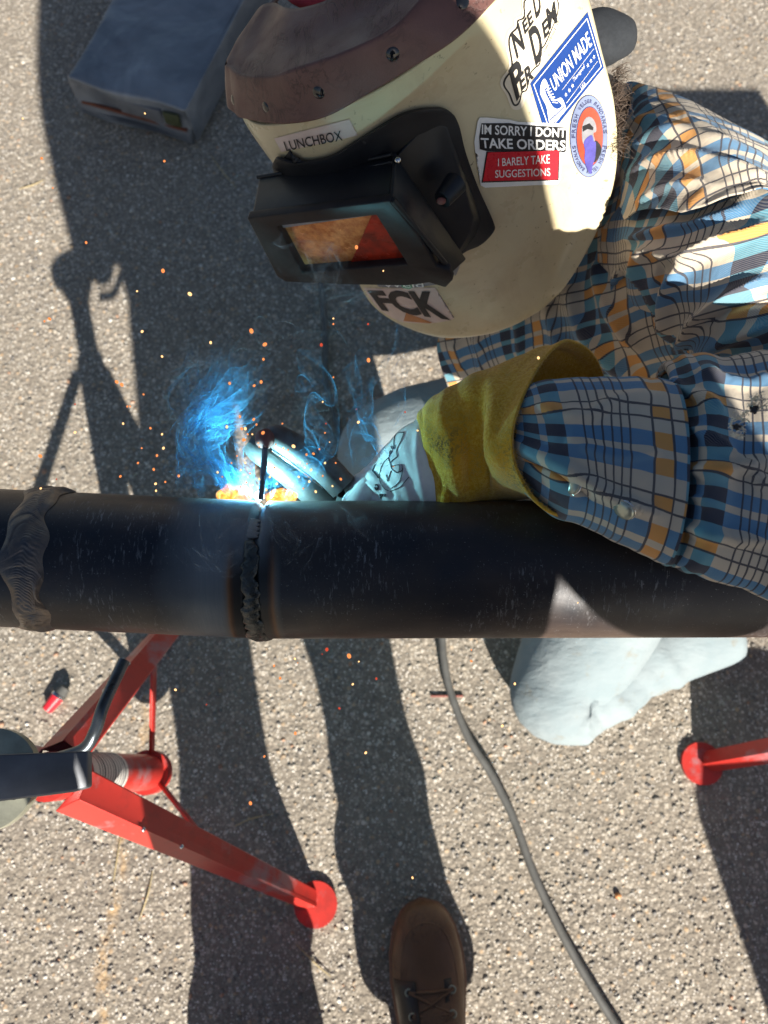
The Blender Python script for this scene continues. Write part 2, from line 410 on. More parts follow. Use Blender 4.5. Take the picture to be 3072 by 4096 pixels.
def mat_flame():
    m = bpy.data.materials.new('orange_flame'); m.use_nodes = True; nt = m.node_tree; nt.nodes.clear(); n = N(nt)
    o = n.n('ShaderNodeOutputMaterial'); e = n.n('ShaderNodeEmission'); t = n.n('ShaderNodeBsdfTransparent'); mx = n.n('ShaderNodeMixShader')
    co = n.coord(); f = n.noise(co, 110, 5, .6, 1.5)
    n.l(n.ramp(f, [(.32, (.75,.10,.03)), (.46, (1.,.30,.04)), (.58, (1.,.55,.12)), (.7, (1.,.85,.55))]), e.inputs[0]); e.inputs[1].default_value = .95
    lw = n.n('ShaderNodeLayerWeight'); lw.inputs[0].default_value = .5
    a = n.ramp(lw.outputs['Facing'], [(.05, 1.), (.72, 0.)])
    a = n.math('MULTIPLY', a, n.ramp(n.noise(co, 70, 4, .6, 1.), [(.25, .5), (.5, 1.)]))
    n.l(a, mx.inputs[0]); n.l(t.outputs[0], mx.inputs[1]); n.l(e.outputs[0], mx.inputs[2]); n.l(mx.outputs[0], o.inputs[0]); return m
M['flame'] = mat_flame()

def mat_smoke(name, col, amax, glow=0.0):
    m = bpy.data.materials.new(name); m.use_nodes = True; nt = m.node_tree; nt.nodes.clear(); n = N(nt)
    o = n.n('ShaderNodeOutputMaterial'); t = n.n('ShaderNodeBsdfTransparent'); mx = n.n('ShaderNodeMixShader')
    d = n.n('ShaderNodeBsdfDiffuse'); tr = n.n('ShaderNodeBsdfTranslucent'); ad = n.n('ShaderNodeMixShader'); ad.inputs[0].default_value = .5
    d.inputs[0].default_value = (*col, 1); tr.inputs[0].default_value = (*col, 1)
    n.l(d.outputs[0], ad.inputs[1]); n.l(tr.outputs[0], ad.inputs[2])
    at = n.n('ShaderNodeAttribute', attribute_name='dens')
    lw = n.n('ShaderNodeLayerWeight'); lw.inputs[0].default_value = .5
    f = n.ramp(lw.outputs['Facing'], [(.25, .10), (.72, .35), (.97, 1.)])
    uv = n.n('ShaderNodeUVMap', uv_map='UVMap').outputs[0]
    st = n.ramp(n.noise(n.mapping(uv, (2.2, 11, 1)), 1.0, 5, .6, 1.4), [(.42, .05), (.54, .35), (.64, 1.)])
    a = n.math('MULTIPLY', n.math('MULTIPLY', f, st), at.outputs['Fac'])
    a = n.math('MULTIPLY', a, amax, clamp=True)
    n.l(a, mx.inputs[0]); n.l(t.outputs[0], mx.inputs[1]); n.l(ad.outputs[0], mx.inputs[2]); n.l(mx.outputs[0], o.inputs[0]); return m
M['smoke'] = mat_smoke('blue_weld_smoke', (.20, .62, 1.0), 1.45)
M['smoke_pale'] = mat_smoke('pale_weld_smoke', (.62, .72, .80), .9)

# ------------------------------------------------------------------ object helpers
def tag(o, label=None, cat=None, group=None, kind=None):
    if label: o['label'] = label
    if cat: o['category'] = cat
    if group: o['group'] = group
    if kind: o['kind'] = kind
    return o
def empty(name, loc, label=None, cat=None, group=None, kind=None):
    o = bpy.data.objects.new(name, None); COL.objects.link(o); o.location = Vector(loc); o.empty_display_size = .02
    return tag(o, label, cat, group, kind)
def obj(name, me, parent=None):
    o = bpy.data.objects.new(name, me); COL.objects.link(o)
    if parent is not None:
        o.parent = parent
        loc = Vector((0, 0, 0)); p = parent
        while p is not None: loc += p.location; p = p.parent
        o.location = -loc                 # geometry is written in world metres
    return o
def mk(name, vs, fs, mat, parent=None, smooth=True, uv=None, attr=None, autosmooth=None):
    me = bpy.data.meshes.new(name); me.from_pydata([tuple(map(float, v)) for v in vs], [], [tuple(f) for f in fs]); me.update()
    bm = bmesh.new(); bm.from_mesh(me); bmesh.ops.recalc_face_normals(bm, faces=bm.faces); bm.to_mesh(me); bm.free()
    if uv is not None:
        l = me.uv_layers.new(name='UVMap')
        idx = np.empty(len(me.loops), int); me.loops.foreach_get('vertex_index', idx)
        l.data.foreach_set('uv', np.asarray(uv, dtype=np.float32)[idx].ravel())
    if attr is not None:
        a = me.attributes.new('dens', 'FLOAT', 'POINT'); a.data.foreach_set('value', np.asarray(attr, dtype=np.float32))
    if mat is not None: me.materials.append(mat)
    if smooth: me.polygons.foreach_set('use_smooth', [True]*len(me.polygons))
    if smooth and autosmooth:
        try: me.set_sharp_from_angle(angle=math.radians(autosmooth))
        except Exception: pass
    return obj(name, me, parent)

def cr(P, t, closed=False):
    """Catmull-Rom through array P[n,...] at parameter t in [0,1]"""
    P = np.asarray(P, float); n = len(P)
    t = np.asarray(t, float)*(n if closed else n-1)
    i = np.floor(t).astype(int)
    if not closed: i = np.clip(i, 0, n-2)
    f = (t-i).reshape((-1,)+(1,)*(P.ndim-1))
    def g(k):
        if closed: return P[k % n]
        kk = np.clip(k, 0, n-1); r = P[kk].copy()
        lo = k < 0; hi = k > n-1
        if lo.any(): r[lo] = 2*P[0]-P[1]
        if hi.any(): r[hi] = 2*P[n-1]-P[n-2]
        return r
    a, b, c, d = g(i-1), g(i), g(i+1), g(i+2)
    return .5*((2*b)+(c-a)*f+(2*a-5*b+4*c-d)*f*f+(3*b-a-3*c+d)*f**3)
def dense(net, nr, nc, closed_c=False):
    """net [R][C] of 3d points -> dense grid [nr,nc,3]"""
    net = np.asarray(net, float)
    a = cr(net, np.linspace(0, 1, nr))
    a = np.swapaxes(a, 0, 1)
    tt = np.linspace(0, 1, nc, endpoint=not closed_c)
    b = cr(a, tt, closed_c)
    return np.swapaxes(b, 0, 1)
def gnormals(g, closed_c=False):
    if closed_c:
        dc = np.roll(g, -1, 1)-np.roll(g, 1, 1)
    else: dc = np.gradient(g, axis=1)
    dr = np.gradient(g, axis=0)
    n = np.cross(dc, dr); n /= np.maximum(1e-9, np.linalg.norm(n, axis=2, keepdims=True)); return n
def gfaces(nr, nc, closed_c=False, off=0):
    F = []
    for r in range(nr-1):
        for c in range(nc if closed_c else nc-1):
            c2 = (c+1) % nc
            F.append((off+r*nc+c, off+r*nc+c2, off+(r+1)*nc+c2, off+(r+1)*nc+c))
    return F
def thick(g, th, closed_c=False):
    """closed sheet with thickness: outer grid g, inner offset away from the camera side"""
    nr, nc = g.shape[:2]; n = gnormals(g, closed_c)
    inner = g+n*th
    vs = np.concatenate([g.reshape(-1, 3), inner.reshape(-1, 3)]); o = nr*nc
    F = gfaces(nr, nc, closed_c)+[f[::-1] for f in gfaces(nr, nc, closed_c, o)]
    def strip(idx, loop=False):
        k = len(idx)
        for i in range(k if loop else k-1):
            a, b = idx[i], idx[(i+1) % k]; F.append((a, a+o, b+o, b))
    if closed_c:
        strip(list(range(nc)), True); strip([(nr-1)*nc+c for c in range(nc)][::-1], True)
    else:
        per = [c for c in range(nc)]+[r*nc+nc-1 for r in range(1, nr)]+[(nr-1)*nc+c for c in range(nc-2, -1, -1)]+[r*nc for r in range(nr-2, 0, -1)]
        strip(per, True)
    return vs, F
def uvgrid(g, closed_c=False, rot=0.0, off=(0, 0)):
    """metric uv: mean lengths along rows and columns"""
    dc = np.linalg.norm(np.diff(g, axis=1), axis=2); dr = np.linalg.norm(np.diff(g, axis=0), axis=2)
    x = np.concatenate([[0], np.cumsum(dc.mean(0))]); y = np.concatenate([[0], np.cumsum(dr.mean(1))])
    X, Y = np.meshgrid(x, y); c, s = math.cos(rot), math.sin(rot)
    return np.stack([X*c-Y*s+off[0], X*s+Y*c+off[1]], -1).reshape(-1, 2)

def tube(name, pts, rad, mat, parent=None, seg=10, n=None, closed=True, uv=False):
    pts = np.asarray(pts, float)
    if n is None: n = max(2, len(pts)*6)
    t = np.linspace(0, 1, n); c = cr(pts, t) if len(pts) > 2 else pts[0]+(pts[1]-pts[0])*t[:, None]
    r = np.interp(t, np.linspace(0, 1, len(rad)), rad) if hasattr(rad, '__len__') else np.full(n, rad)
    T = np.gradient(c, axis=0); T /= np.linalg.norm(T, axis=1, keepdims=True)
    up = np.array([0, 0, 1.]) if abs(T[0][2]) < .9 else np.array([0, 1., 0])
    A = np.cross(T[0], up); A /= np.linalg.norm(A)
    vs = []
    for i in range(n):
        A = A-T[i]*A.dot(T[i]); A /= np.linalg.norm(A); B = np.cross(T[i], A)
        for k in range(seg):
            a = 2*math.pi*k/seg; vs.append(c[i]+r[i]*(math.cos(a)*A+math.sin(a)*B))
    F = gfaces(n, seg, True)
    if closed:
        F.append(tuple(range(seg))[::-1]); F.append(tuple((n-1)*seg+k for k in range(seg)))
    return mk(name, vs, F, mat, parent, autosmooth=50)
def tube_vf(pts, rad, seg=8, n=None):
    pts = np.asarray(pts, float); n = n or len(pts)*5; t = np.linspace(0, 1, n)
    c = cr(pts, t) if len(pts) > 2 else pts[0]+(pts[1]-pts[0])*t[:, None]
    r = np.interp(t, np.linspace(0, 1, len(rad)), rad) if hasattr(rad, '__len__') else np.full(n, rad)
    T = np.gradient(c, axis=0); T /= np.maximum(1e-9, np.linalg.norm(T, axis=1, keepdims=True))
    up = np.array([.1, .2, 1.]); vs = []
    for i in range(n):
        A = np.cross(T[i], up); A /= np.linalg.norm(A); B = np.cross(T[i], A)
        for k in range(seg):
            a = 2*math.pi*k/seg; vs.append(c[i]+r[i]*(math.cos(a)*A+math.sin(a)*B))
    F = gfaces(n, seg, True); F.append(tuple(range(seg))[::-1]); F.append(tuple((n-1)*seg+k for k in range(seg)))
    return vs, F
def prism(name, poly, depth, mat, parent=None, bevel=0.0, smooth=False):
    """poly: 3d points (planar-ish), extruded by vector depth"""
    poly = [np.asarray(p, float) for p in poly]; n = len(poly)
    vs = poly+[p+depth for p in poly]
    F = [tuple(range(n)), tuple(range(2*n-1, n-1, -1))]+[(i, (i+1) % n, n+(i+1) % n, n+i) for i in range(n)]
    o = mk(name, vs, F, mat, parent, smooth=False)
    if bevel: bev(o, bevel)
    return o
def bev(o, w, seg=2, ang=30):
    b = o.modifiers.new('bevel', 'BEVEL'); b.width = w; b.segments = seg; b.limit_method = 'ANGLE'; b.angle_limit = math.radians(ang)
    o.data.polygons.foreach_set('use_smooth', [True]*len(o.data.polygons))
    return o
def blob(name, c, r, mat, parent=None, seg=16, axes=None, noise=0.0, seed=0):
    """ellipsoid, radii r (3), optional axes matrix rows"""
    vs = []; A = np.eye(3) if axes is None else np.asarray(axes); rg = np.random.default_rng(seed)
    R = seg; C = seg*2; ph = rg.random(6)*6
    for i in range(R+1):
        a = math.pi*i/R
        for j in range(C):
            b = 2*math.pi*j/C
            p = np.array([math.sin(a)*math.cos(b), math.sin(a)*math.sin(b), math.cos(a)])
            k = 1+noise*(math.sin(3*p[0]*2+ph[0])*math.sin(4*p[1]+ph[1])+.6*math.sin(7*p[2]+ph[2])*math.sin(6*p[0]+ph[3]))
            vs.append(np.asarray(c)+(A.T@(p*np.asarray(r)*k)))
    return mk(name, vs, gfaces(R+1, C, True), mat, parent)

# =================================================================== SETTING: the ground
me = bpy.data.meshes.new('ground')
me.from_pydata([(-60,-60,0),(60,-60,0),(60,60,0),(-60,60,0)], [], [(0,1,2,3)]); me.materials.append(M['ground'])
tag(obj('ground', me), 'grey asphalt pavement with exposed pale stones', None, None, 'structure')

# loose and proud stones
def stones():
    ico = [(0,0,1),(.89,0,.45),(.28,.85,.45),(-.72,.53,.45),(-.72,-.53,.45),(.28,-.85,.45),(.72,.53,-.45),(-.28,.85,-.45),(-.89,0,-.45),(-.28,-.85,-.45),(.72,-.53,-.45),(0,0,-1)]
    icf = [(0,1,2),(0,2,3),(0,3,4),(0,4,5),(0,5,1),(1,6,2),(2,7,3),(3,8,4),(4,9,5),(5,10,1),(6,7,2),(7,8,3),(8,9,4),(9,10,5),(10,6,1),(11,7,6),(11,8,7),(11,9,8),(11,10,9),(11,6,10)]
    ico = np.array(ico); icf = np.array(icf)
    n = 30000
    xy = np.stack([rng.uniform(-.85, .95, n), rng.uniform(-.45, 1.75, n)], 1)
    r = .0014+.0028*rng.random(n)**2+.0015*(rng.random(n) > .965)
    pal = np.array([(.24,.22,.19),(.33,.30,.25),(.46,.43,.38),(.17,.16,.15),(.36,.27,.18),(.62,.60,.55),(.28,.26,.235),(.42,.24,.15)])
    pr = np.array([.22,.24,.14,.15,.07,.05,.11,.02]); ci = rng.choice(len(pal), n, p=pr/pr.sum())
    V = np.zeros((n, 12, 3)); 
    sc = rng.uniform(.7, 1.35, (n, 1, 3)); jit = rng.uniform(.75, 1.2, (n, 12, 1))
    V = ico[None]*sc*jit*r[:, None, None]
    a = rng.uniform(0, 6.28, n); ca, sa = np.cos(a)[:, None], np.sin(a)[:, None]
    x = V[..., 0]*ca-V[..., 1]*sa; y = V[..., 0]*sa+V[..., 1]*ca
    V[..., 0] = x+xy[:, :1]; V[..., 1] = y+xy[:, 1:]; V[..., 2] = V[..., 2]*.5+(r*.10)[:, None]
    F = (icf[None]+(np.arange(n)*12)[:, None, None]).reshape(-1, 3)
    me = bpy.data.meshes.new('loose_gravel')
    me.vertices.add(n*12); me.vertices.foreach_set('co', V.ravel())
    me.loops.add(len(F)*3); me.loops.foreach_set('vertex_index', F.ravel().astype(np.int32))
    me.polygons.add(len(F)); me.polygons.foreach_set('loop_start', np.arange(0, len(F)*3, 3, dtype=np.int32))
    me.update(calc_edges=True); me.validate()
    col = me.attributes.new('stone', 'FLOAT_COLOR', 'POINT')
    c = np.repeat(np.concatenate([pal[ci]*rng.uniform(.8, 1.15, (n, 1)), np.ones((n, 1))], 1), 12, 0)
    col.data.foreach_set('color', c.astype(np.float32).ravel())
    me.polygons.foreach_set('use_smooth', [True]*len(me.polygons))
    me.materials.append(M['gravel'])
    tag(obj('loose_gravel', me), 'small pale stones standing proud of the asphalt', 'gravel', None, 'stuff')
stones()

# =================================================================== PIPE
DP = .643; RP = .05715
AL = W(-150, 1197, DP); AJ = W(566, 1230, DP); AR = W(1850, 1226.5, DP); AR = AJ+(AR-AJ)*2.6
def cyl_section(name, A, B, x_of, parent, bevel_at=None, seg=160, rr=RP):
    """pipe section from A to B; profile closes inside; uv = (metres from joint, angle)"""
    A = np.array(A); B = np.array(B); L = np.linalg.norm(B-A); T = (B-A)/L
    up = -VIEW-T*(-VIEW).dot(T); up /= np.linalg.norm(up); side = np.cross(T, up)   # up faces the camera
    side = side if side[1] > 0 else -side
    prof = []      # (s, r)
    if bevel_at == 'end': prof = [(0, rr-.007), (0, rr), (.3*L, rr), (.7*L, rr), (L-.0075, rr), (L-.0062, rr-.0006), (L-.0012, rr-.0055), (L-.0012, rr-.0075), (L-.02, rr-.0076), (0, rr-.0076)]
    else: prof = [(0.0012, rr-.0076), (0.0012, rr-.0055), (.0062, rr-.0006), (.0075, rr), (.3*L, rr), (.6*L, rr), (L, rr), (L, rr-.007)]
    vs = []; uv = []
    for s, r in prof:
        for k in range(seg):
            a = 2*math.pi*k/seg
            vs.append(A+T*s+r*(math.cos(a)*side+math.sin(a)*up))       # a=0 far edge (+Y), pi/2 facing camera, pi near edge
            uv.append((x_of(s), k/seg))
    F = gfaces(len(prof), seg, True)
    return mk(name, vs, F, M['pipe'], parent, uv=uv, autosmooth=25), T, up, side
pipe = empty('steel_pipe', AJ, 'dark blue-black steel pipe lying across the picture, weld bead half laid at its joint', 'pipe')
LL = np.linalg.norm(AJ-AL)
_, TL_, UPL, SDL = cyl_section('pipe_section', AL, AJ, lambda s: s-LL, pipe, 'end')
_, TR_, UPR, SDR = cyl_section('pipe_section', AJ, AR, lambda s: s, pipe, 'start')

# finished weld bead with slag (front) : lumpy half torus over the joint
def bead(name, c, T, up, side, a0, a1, w0, w1, h, mat, parent, seed, n=90, m=12, ripple=.0):
    rg = np.random.default_rng(seed); ph = rg.random(8)*6.28; vs = []
    for i in range(n):
        f = i/(n-1); a = a0+(a1-a0)*f
        end = min(1, f*14, (1-f)*14)**.5
        w = (w0+(w1-w0)*f)*(1+.10*math.sin(9*f*6+ph[0])+.08*math.sin(23*f*6+ph[1]))*(.4+.6*end)
        off = .0012*math.sin(5*f*6+ph[2])+.0008*math.sin(17*f*6+ph[3])
        for j in range(m):
            q = -1+2*j/(m-1)
            hh = h*end*(1-q*q)**.6*(1+.13*math.sin(20*f*6+4*q+ph[4])+.07*math.sin(52*f*6-6*q+ph[5]))
            hh += ripple*end*(1-q*q)*abs(math.sin(85*f*2.2-2.2*(1-q*q)))
            r = RP-.0012+hh
            vs.append(c+T*(q*w+off)+r*(math.cos(a)*side+math.sin(a)*up))
    F = gfaces(n, m)
    b = len(vs)
    for i in range(n):
        f = i/(n-1); a = a0+(a1-a0)*f
        vs.append(c+(RP-.006)*(math.cos(a)*side+math.sin(a)*up))
    for i in range(n-1):
        F.append((i*m, (i+1)*m, b+i+1, b+i)); F.append((i*m+m-1, b+i, b+i+1, (i+1)*m+m-1))
    return mk(name, vs, F, mat, parent)
bd = bead('weld_bead', AJ+TR_*-.0005, TR_, UPR, SDR, math.radians(62), math.radians(215), .0064, .0096, .0032, M['slag'], pipe, 3)
tag(bd, 'finished stretch of weld bead under glossy black slag')
bead('tack_weld', AJ+TR_*-.001, TR_, UPR, SDR, math.radians(40), math.radians(60), .0048, .0062, .0004, M['tack'], pipe, 5, n=30)

# finished cap at the left: overlapping crescents
def cap_weld():
    c0 = W(112, 1207, DP); rg = np.random.default_rng(12); vs = []; n = 760; m = 45
    ph = rg.random(6)*6.28
    hump = [(rg.uniform(0, 1), rg.uniform(-.6, .6), rg.uniform(.0006, .0016), rg.uniform(.02, .05)) for _ in range(26)]
    for i in range(n):
        f = i/(n-1); a = -.5*math.pi+2*math.pi*f
        wl = .0160+.0030*math.sin(4*a+ph[0])+.0020*math.sin(9*a+ph[1]); wr = .0145+.0028*math.sin(5*a+ph[2])+.0020*math.sin(11*a+ph[3])
        cen = .001-.0035*math.cos(2*a)+.002*math.sin(3*a+1)
        for j in range(m):
            q = -1+2*j/(m-1)
            x = cen+(q*wr if q > 0 else q*wl)
            h = .0026*(1-abs(q)**2.6)
            ph1 = f*26-1.1*(q-.25*math.sin(f*31))**2+.35*math.sin(f*57+ph[4]); fr_ = ph1 % 1.0
            h += .0011*(1-q*q)*fr_**.7*(1-fr_**9)+.00024*math.sin(6.283*(f*150+2.5*math.sin(f*13+ph[5])+1.2*math.sin(f*47)-5.5*(q-.35*math.sin(f*19))**2+.5*math.sin(q*7+f*31)))*(1-q**4)
            for hf, hq, hh, hw in hump:
                h += hh*math.exp(-((f-hf)/hw*3)**2-((q-hq)/.35)**2)*(1-q*q)
            r = RP-.0002+max(0, h)*(1 if abs(q) < .999 else 0)
            vs.append(c0+TL_*x+r*(math.cos(a)*SDL+math.sin(a)*UPL))
    o = mk('weld_cap', vs, gfaces(n, m), M['weld_cap'], pipe)
    tag(o, 'wide finished weld cap of overlapping ripples')
cap_weld()

# =================================================================== STANDS
def stand(base, azs, hub_z, legr, label, head_dir, full=True, pole_x=None, zb=.10):
    bx, by = base
    st = empty('pipe_stand', (bx, by, 0), label, 'pipe stand', 'red folding pipe stands')
    tube('sleeve', [(bx, by, zb), (bx, by, hub_z+.02)], .026, M['red'], st, seg=24)
    tube('sleeve_foot', [(bx, by, zb-.012), (bx, by, zb+.012)], .033, M['red'], st, seg=24)
    lb = tube('label_band', [(bx, by, hub_z-.17), (bx, by, hub_z-.045)], .0268, M['label_white'], st, seg=32, n=2)
    for k in range(11):      # printed lines round the label
        z = hub_z-.16+.0095*k
        tube('printed_line', [(bx+.00, by, z), (bx, by, z+.0016 if k % 4 else z+.004)], .02712, M['print_grey'], lb, seg=32, n=2)
    tube('post', [(bx, by, zb), (bx, by, hub_z+.13)], .0195, M['grey_steel'], st, seg=24)
    # zinc adjusting collar
    tube('collar', [(bx, by, hub_z+.140), (bx, by, hub_z+.152)], .045, M['zinc'], st, seg=40, n=2)
    tube('collar_nut', [(bx, by, hub_z+.118), (bx, by, hub_z+.140)], .032, M['zinc'], st, seg=6, n=2)
    for az, R in azs:
        a = math.radians(az); px, py = bx+R*math.cos(a), by+R*math.sin(a)
        top = np.array([bx+.035*math.cos(a), by+.035*math.sin(a), hub_z]); ft = np.array([px, py, .012])
        d = ft-top; L = np.linalg.norm(d); d /= L
        s_ = np.array([-math.sin(a), math.cos(a), 0]); nn = np.cross(s_, d)
        # angle-iron leg: two flanges
        lw0, lw1, t = .027, .017, .003
        vs = []
        for P0, ww in ((top, lw0), (ft, lw1)):
            for q, h in ((-1, -.012), (-.15, .0), (0, .006), (.15, .0), (1, -.012)):
                vs.append(P0+s_*q*ww+nn*-h)
            for q, h in ((1, -.012-t), (0, .006-t*1.5), (-1, -.012-t)):
                vs.append(P0+s_*q*ww+nn*-h)
        F = [(i, (i+1) % 8, 8+(i+1) % 8, 8+i) for i in range(8)]+[tuple(range(8)), tuple(range(15, 7, -1))]
        lg = mk('leg', vs, F, M['red'], st, smooth=False); bev(lg, .0012)
        # round foot pad
        tube('foot_pad', [(px, py, .001), (px, py, .009)], .034, M['red'], lg, seg=32, n=2)
        # flat brace from sleeve foot to mid leg
        mid = top+d*L*.52; b0 = np.array([bx+.03*math.cos(a), by+.03*math.sin(a), zb+.01])
        bv = mid-b0; bl = np.linalg.norm(bv); bv /= bl; sn = np.array([-math.sin(a), math.cos(a), 0])
        poly = [b0+sn*.0022, mid+sn*.0022, mid-sn*.0022, b0-sn*.0022]
        bn = np.cross(bv, sn)
        prism('brace', [p+bn*.008 for p in poly], -bn*.016, M['red'], st, .0008)
        for q in (.2, .34):
            p = top+d*L*q+nn*-.003
            blob('rivet', p-nn*.004, (.003,)*3, M['chrome'], lg, 6)
    return st
# left stand, base under the sleeve foot seen at left
B1 = G(322, 1668, .10)
s1 = stand((B1[0], B1[1]), [(-38, .322), (82, .33), (171, .36)], .455,
           None, 'red folding pipe stand with white printed label at the left edge', None)
# V-head made of bent grey bar on the left stand
hz = .67; bx, by = B1[0], B1[1]
prism('head_bar', [W(-60, 1632, .66), W(190, 1622, .685), W(190, 1701, .685), W(150, 1712, .68), W(-60, 1738, .66)], np.array([0, 0, -.012]), M['grey_steel'], s1, .002)
tube('screw', [(bx, by, .55), (bx+.035, by, .632)], .017, M['dark_rod'], s1, seg=18)
tube('crank_handle', [W(268, 1427, .80), W(225, 1520, .775), W(205, 1580, .765), W(180, 1618, .765), W(120, 1640, .76)], .0062, M['dark_rod'], s1, seg=14, n=40)

# right stand
B2 = (.86, .09)
s2 = stand(B2, [(195.5, .345), (75, .34), (-45, .34)], .50, None, 'red folding pipe stand with only one leg and round foot showing at the right edge', None)
zb_ = AR[2]-RP-.004
prism('head_bar', [(B2[0]-.03, B2[1]-.02, .60), (B2[0]+.03, B2[1]-.02, .60), (B2[0]+.03, B2[1]+.16, .60), (B2[0]-.03, B2[1]+.16, .60)], np.array([0, 0, .02]), M['grey_steel'], s2, .002)
tube('screw', [(B2[0], B2[1], .52), (B2[0], B2[1]+.07, .60)], .014, M['dark_rod'], s2, seg=12)
for sgn in (-1, 1):
    c = np.array([B2[0], AR[1], AR[2]])
    p0 = c+np.array([-.02, sgn*.0, -RP*1.5]); p1 = c+np.array([-.02, sgn*.085, -.0])
    prism('head_arm', [p0, p0+np.array([.04, 0, 0]), p1+np.array([.04, 0, 0]), p1], np.array([0, 0, -.010]), M['grey_steel'], s2, .001)

# =================================================================== HELMET
def WN(net): return [[W(*p) for p in row] for row in net]
shell_net = [
 [(575,40,.70),(505,175,.665),(540,262,.64),(640,262,.61),(760,222,.585),(905,140,.565),(1075,0,.56),(1165,-120,.57),(1200,-260,.60)],
 [(590,100,.715),(530,230,.69),(565,310,.66),(680,332,.635),(800,290,.615),(930,205,.60),(1080,90,.59),(1190,-10,.60),(1262,-40,.615)],
 [(630,200,.74),(590,330,.715),(640,400,.69),(760,405,.67),(890,360,.65),(1010,280,.635),(1130,190,.63),(1230,110,.64),(1296,95,.655)],
 [(670,290,.77),(650,400,.745),(700,470,.725),(820,480,.705),(940,435,.69),(1050,370,.675),(1160,300,.67),(1255,240,.68),(1328,235,.69)],
 [(710,370,.80),(710,470,.775),(760,540,.76),(870,555,.745),(985,515,.73),(1090,455,.72),(1180,400,.72),(1262,365,.725),(1330,370,.73)],
 [(760,440,.83),(750,540,.805),(790,605,.795),(900,622,.78),(1015,590,.77),(1110,540,.76),(1185,497,.76),(1250,475,.765),(1298,480,.77)],
 [(800,500,.855),(775,600,.835),(815,658,.825),(920,682,.81),(1020,662,.80),(1105,622,.795),(1165,588,.795),(1210,574,.80),(1240,590,.80)],
 [(830,560,.875),(800,640,.86),(850,693,.85),(945,728,.84),(1040,724,.835),(1105,704,.83),(1150,680,.83),(1178,662,.83),(1195,645,.83)],
 [(850,560,.885),(830,635,.885),(872,672,.88),(950,694,.87),(1035,690,.865),(1095,672,.86),(1135,652,.86),(1160,640,.86),(1175,628,.86)],
]
HG = dense(WN(shell_net), 110, 120)
helmet = empty('welding_helmet', W(900, 450, .72), 'cream welding helmet with brown leather top, black lens box and stickers, worn by the welder', 'welding helmet')
vs, F = thick(HG, .0028)
hs = mk('helmet_shell', vs, F, M['shell'], helmet)
# projecting flat art onto the shell
BV = BVHTree.FromPolygons([Vector(p) for p in HG.reshape(-1, 3)], gfaces(110, 120))
O3 = Vector((0, 0, CAM_H))
def hit(bv, u, v, h):
    d = Vector(ray(u, v)).normalized()
    loc, nrm, idx, dist = bv.ray_cast(O3, d)
    if loc is None:
        loc, nrm, idx, dist = bv.find_nearest(O3+d*.7)
    if nrm.dot(d) > 0: nrm = -nrm
    return np.array(loc+nrm*h)
def to_surface(name, bm2, bv, h, mat, parent, maxlen=14, th=None):
    """bm2: flat bmesh in picture units; draped on the surface, h metres above it"""
    bmesh.ops.triangulate(bm2, faces=bm2.faces)
    for _ in range(7):
        es = [e for e in bm2.edges if e.calc_length() > maxlen]
        if not es: break
        bmesh.ops.subdivide_edges(bm2, edges=es, cuts=1, use_grid_fill=False)
        bmesh.ops.triangulate(bm2, faces=bm2.faces)
    bm2.verts.ensure_lookup_table()
    pts = [hit(bv, v.co.x, v.co.y, h) for v in bm2.verts]
    fs = [tuple(v.index for v in f.verts) for f in bm2.faces]
    bm2.free()
    return mk(name, pts, fs, mat, parent)
def poly_bm(pts, holes=None):
    bm = bmesh.new(); vv = [bm.verts.new((p[0], p[1], 0)) for p in pts]
    bm.faces.new(vv); bm.verts.index_update(); return bm
def smooth_poly(pts, n=60):
    P = cr(np.array(pts, float), np.linspace(0, 1, n, endpoint=False), True); return P
FONT = {}
def text_bm(s, fmap, bold=0.0, spacing=1.0, shear=0.0, squeeze=None):
    """text mesh normalised to unit box (x right, y up) then mapped by fmap(x,y)->(u,v)"""
    cu = bpy.data.curves.new('t', 'FONT'); cu.body = s; cu.offset = bold; cu.space_character = spacing; cu.shear = shear; cu.resolution_u = 3
    o = bpy.data.objects.new('t', cu); COL.objects.link(o)
    dg = bpy.context.evaluated_depsgraph_get(); me = bpy.data.meshes.new_from_object(o.evaluated_get(dg))
    bm = bmesh.new(); bm.from_mesh(me)
    bpy.data.objects.remove(o); bpy.data.curves.remove(cu); bpy.data.meshes.remove(me)
    bmesh.ops.remove_doubles(bm, verts=bm.verts, dist=1e-5)
    xs = [v.co.x for v in bm.verts]; ys = [v.co.y for v in bm.verts]
    x0, x1, y0, y1 = min(xs), max(xs), min(ys), max(ys)
    if any(ch in s for ch in 'gyp'): pass
    for v in bm.verts:
        p = fmap((v.co.x-x0)/(x1-x0), (v.co.y-y0)/(y1-y0)); v.co = (p[0], p[1], 0)
    return bm
def quad(TL, TR, BR, BL):
    TL, TR, BR, BL = map(lambda p: np.array(p, float), (TL, TR, BR, BL))
    return lambda x, y: (BL*(1-x)+BR*x)*(1-y)+(TL*(1-x)+TR*x)*y
def para(o, b, u):
    o, b, u = map(lambda p: np.array(p, float), (o, b, u)); return lambda x, y: o+b*x+u*y
c7 = lambda x, y: (972+x*.2278, y*.2278)          # zoom coordinates -> picture units
c1 = lambda x, y: (486+x*.5208, y*.5208)
c2 = lambda x, y: (486+x*.5208, 324+y*.5208)

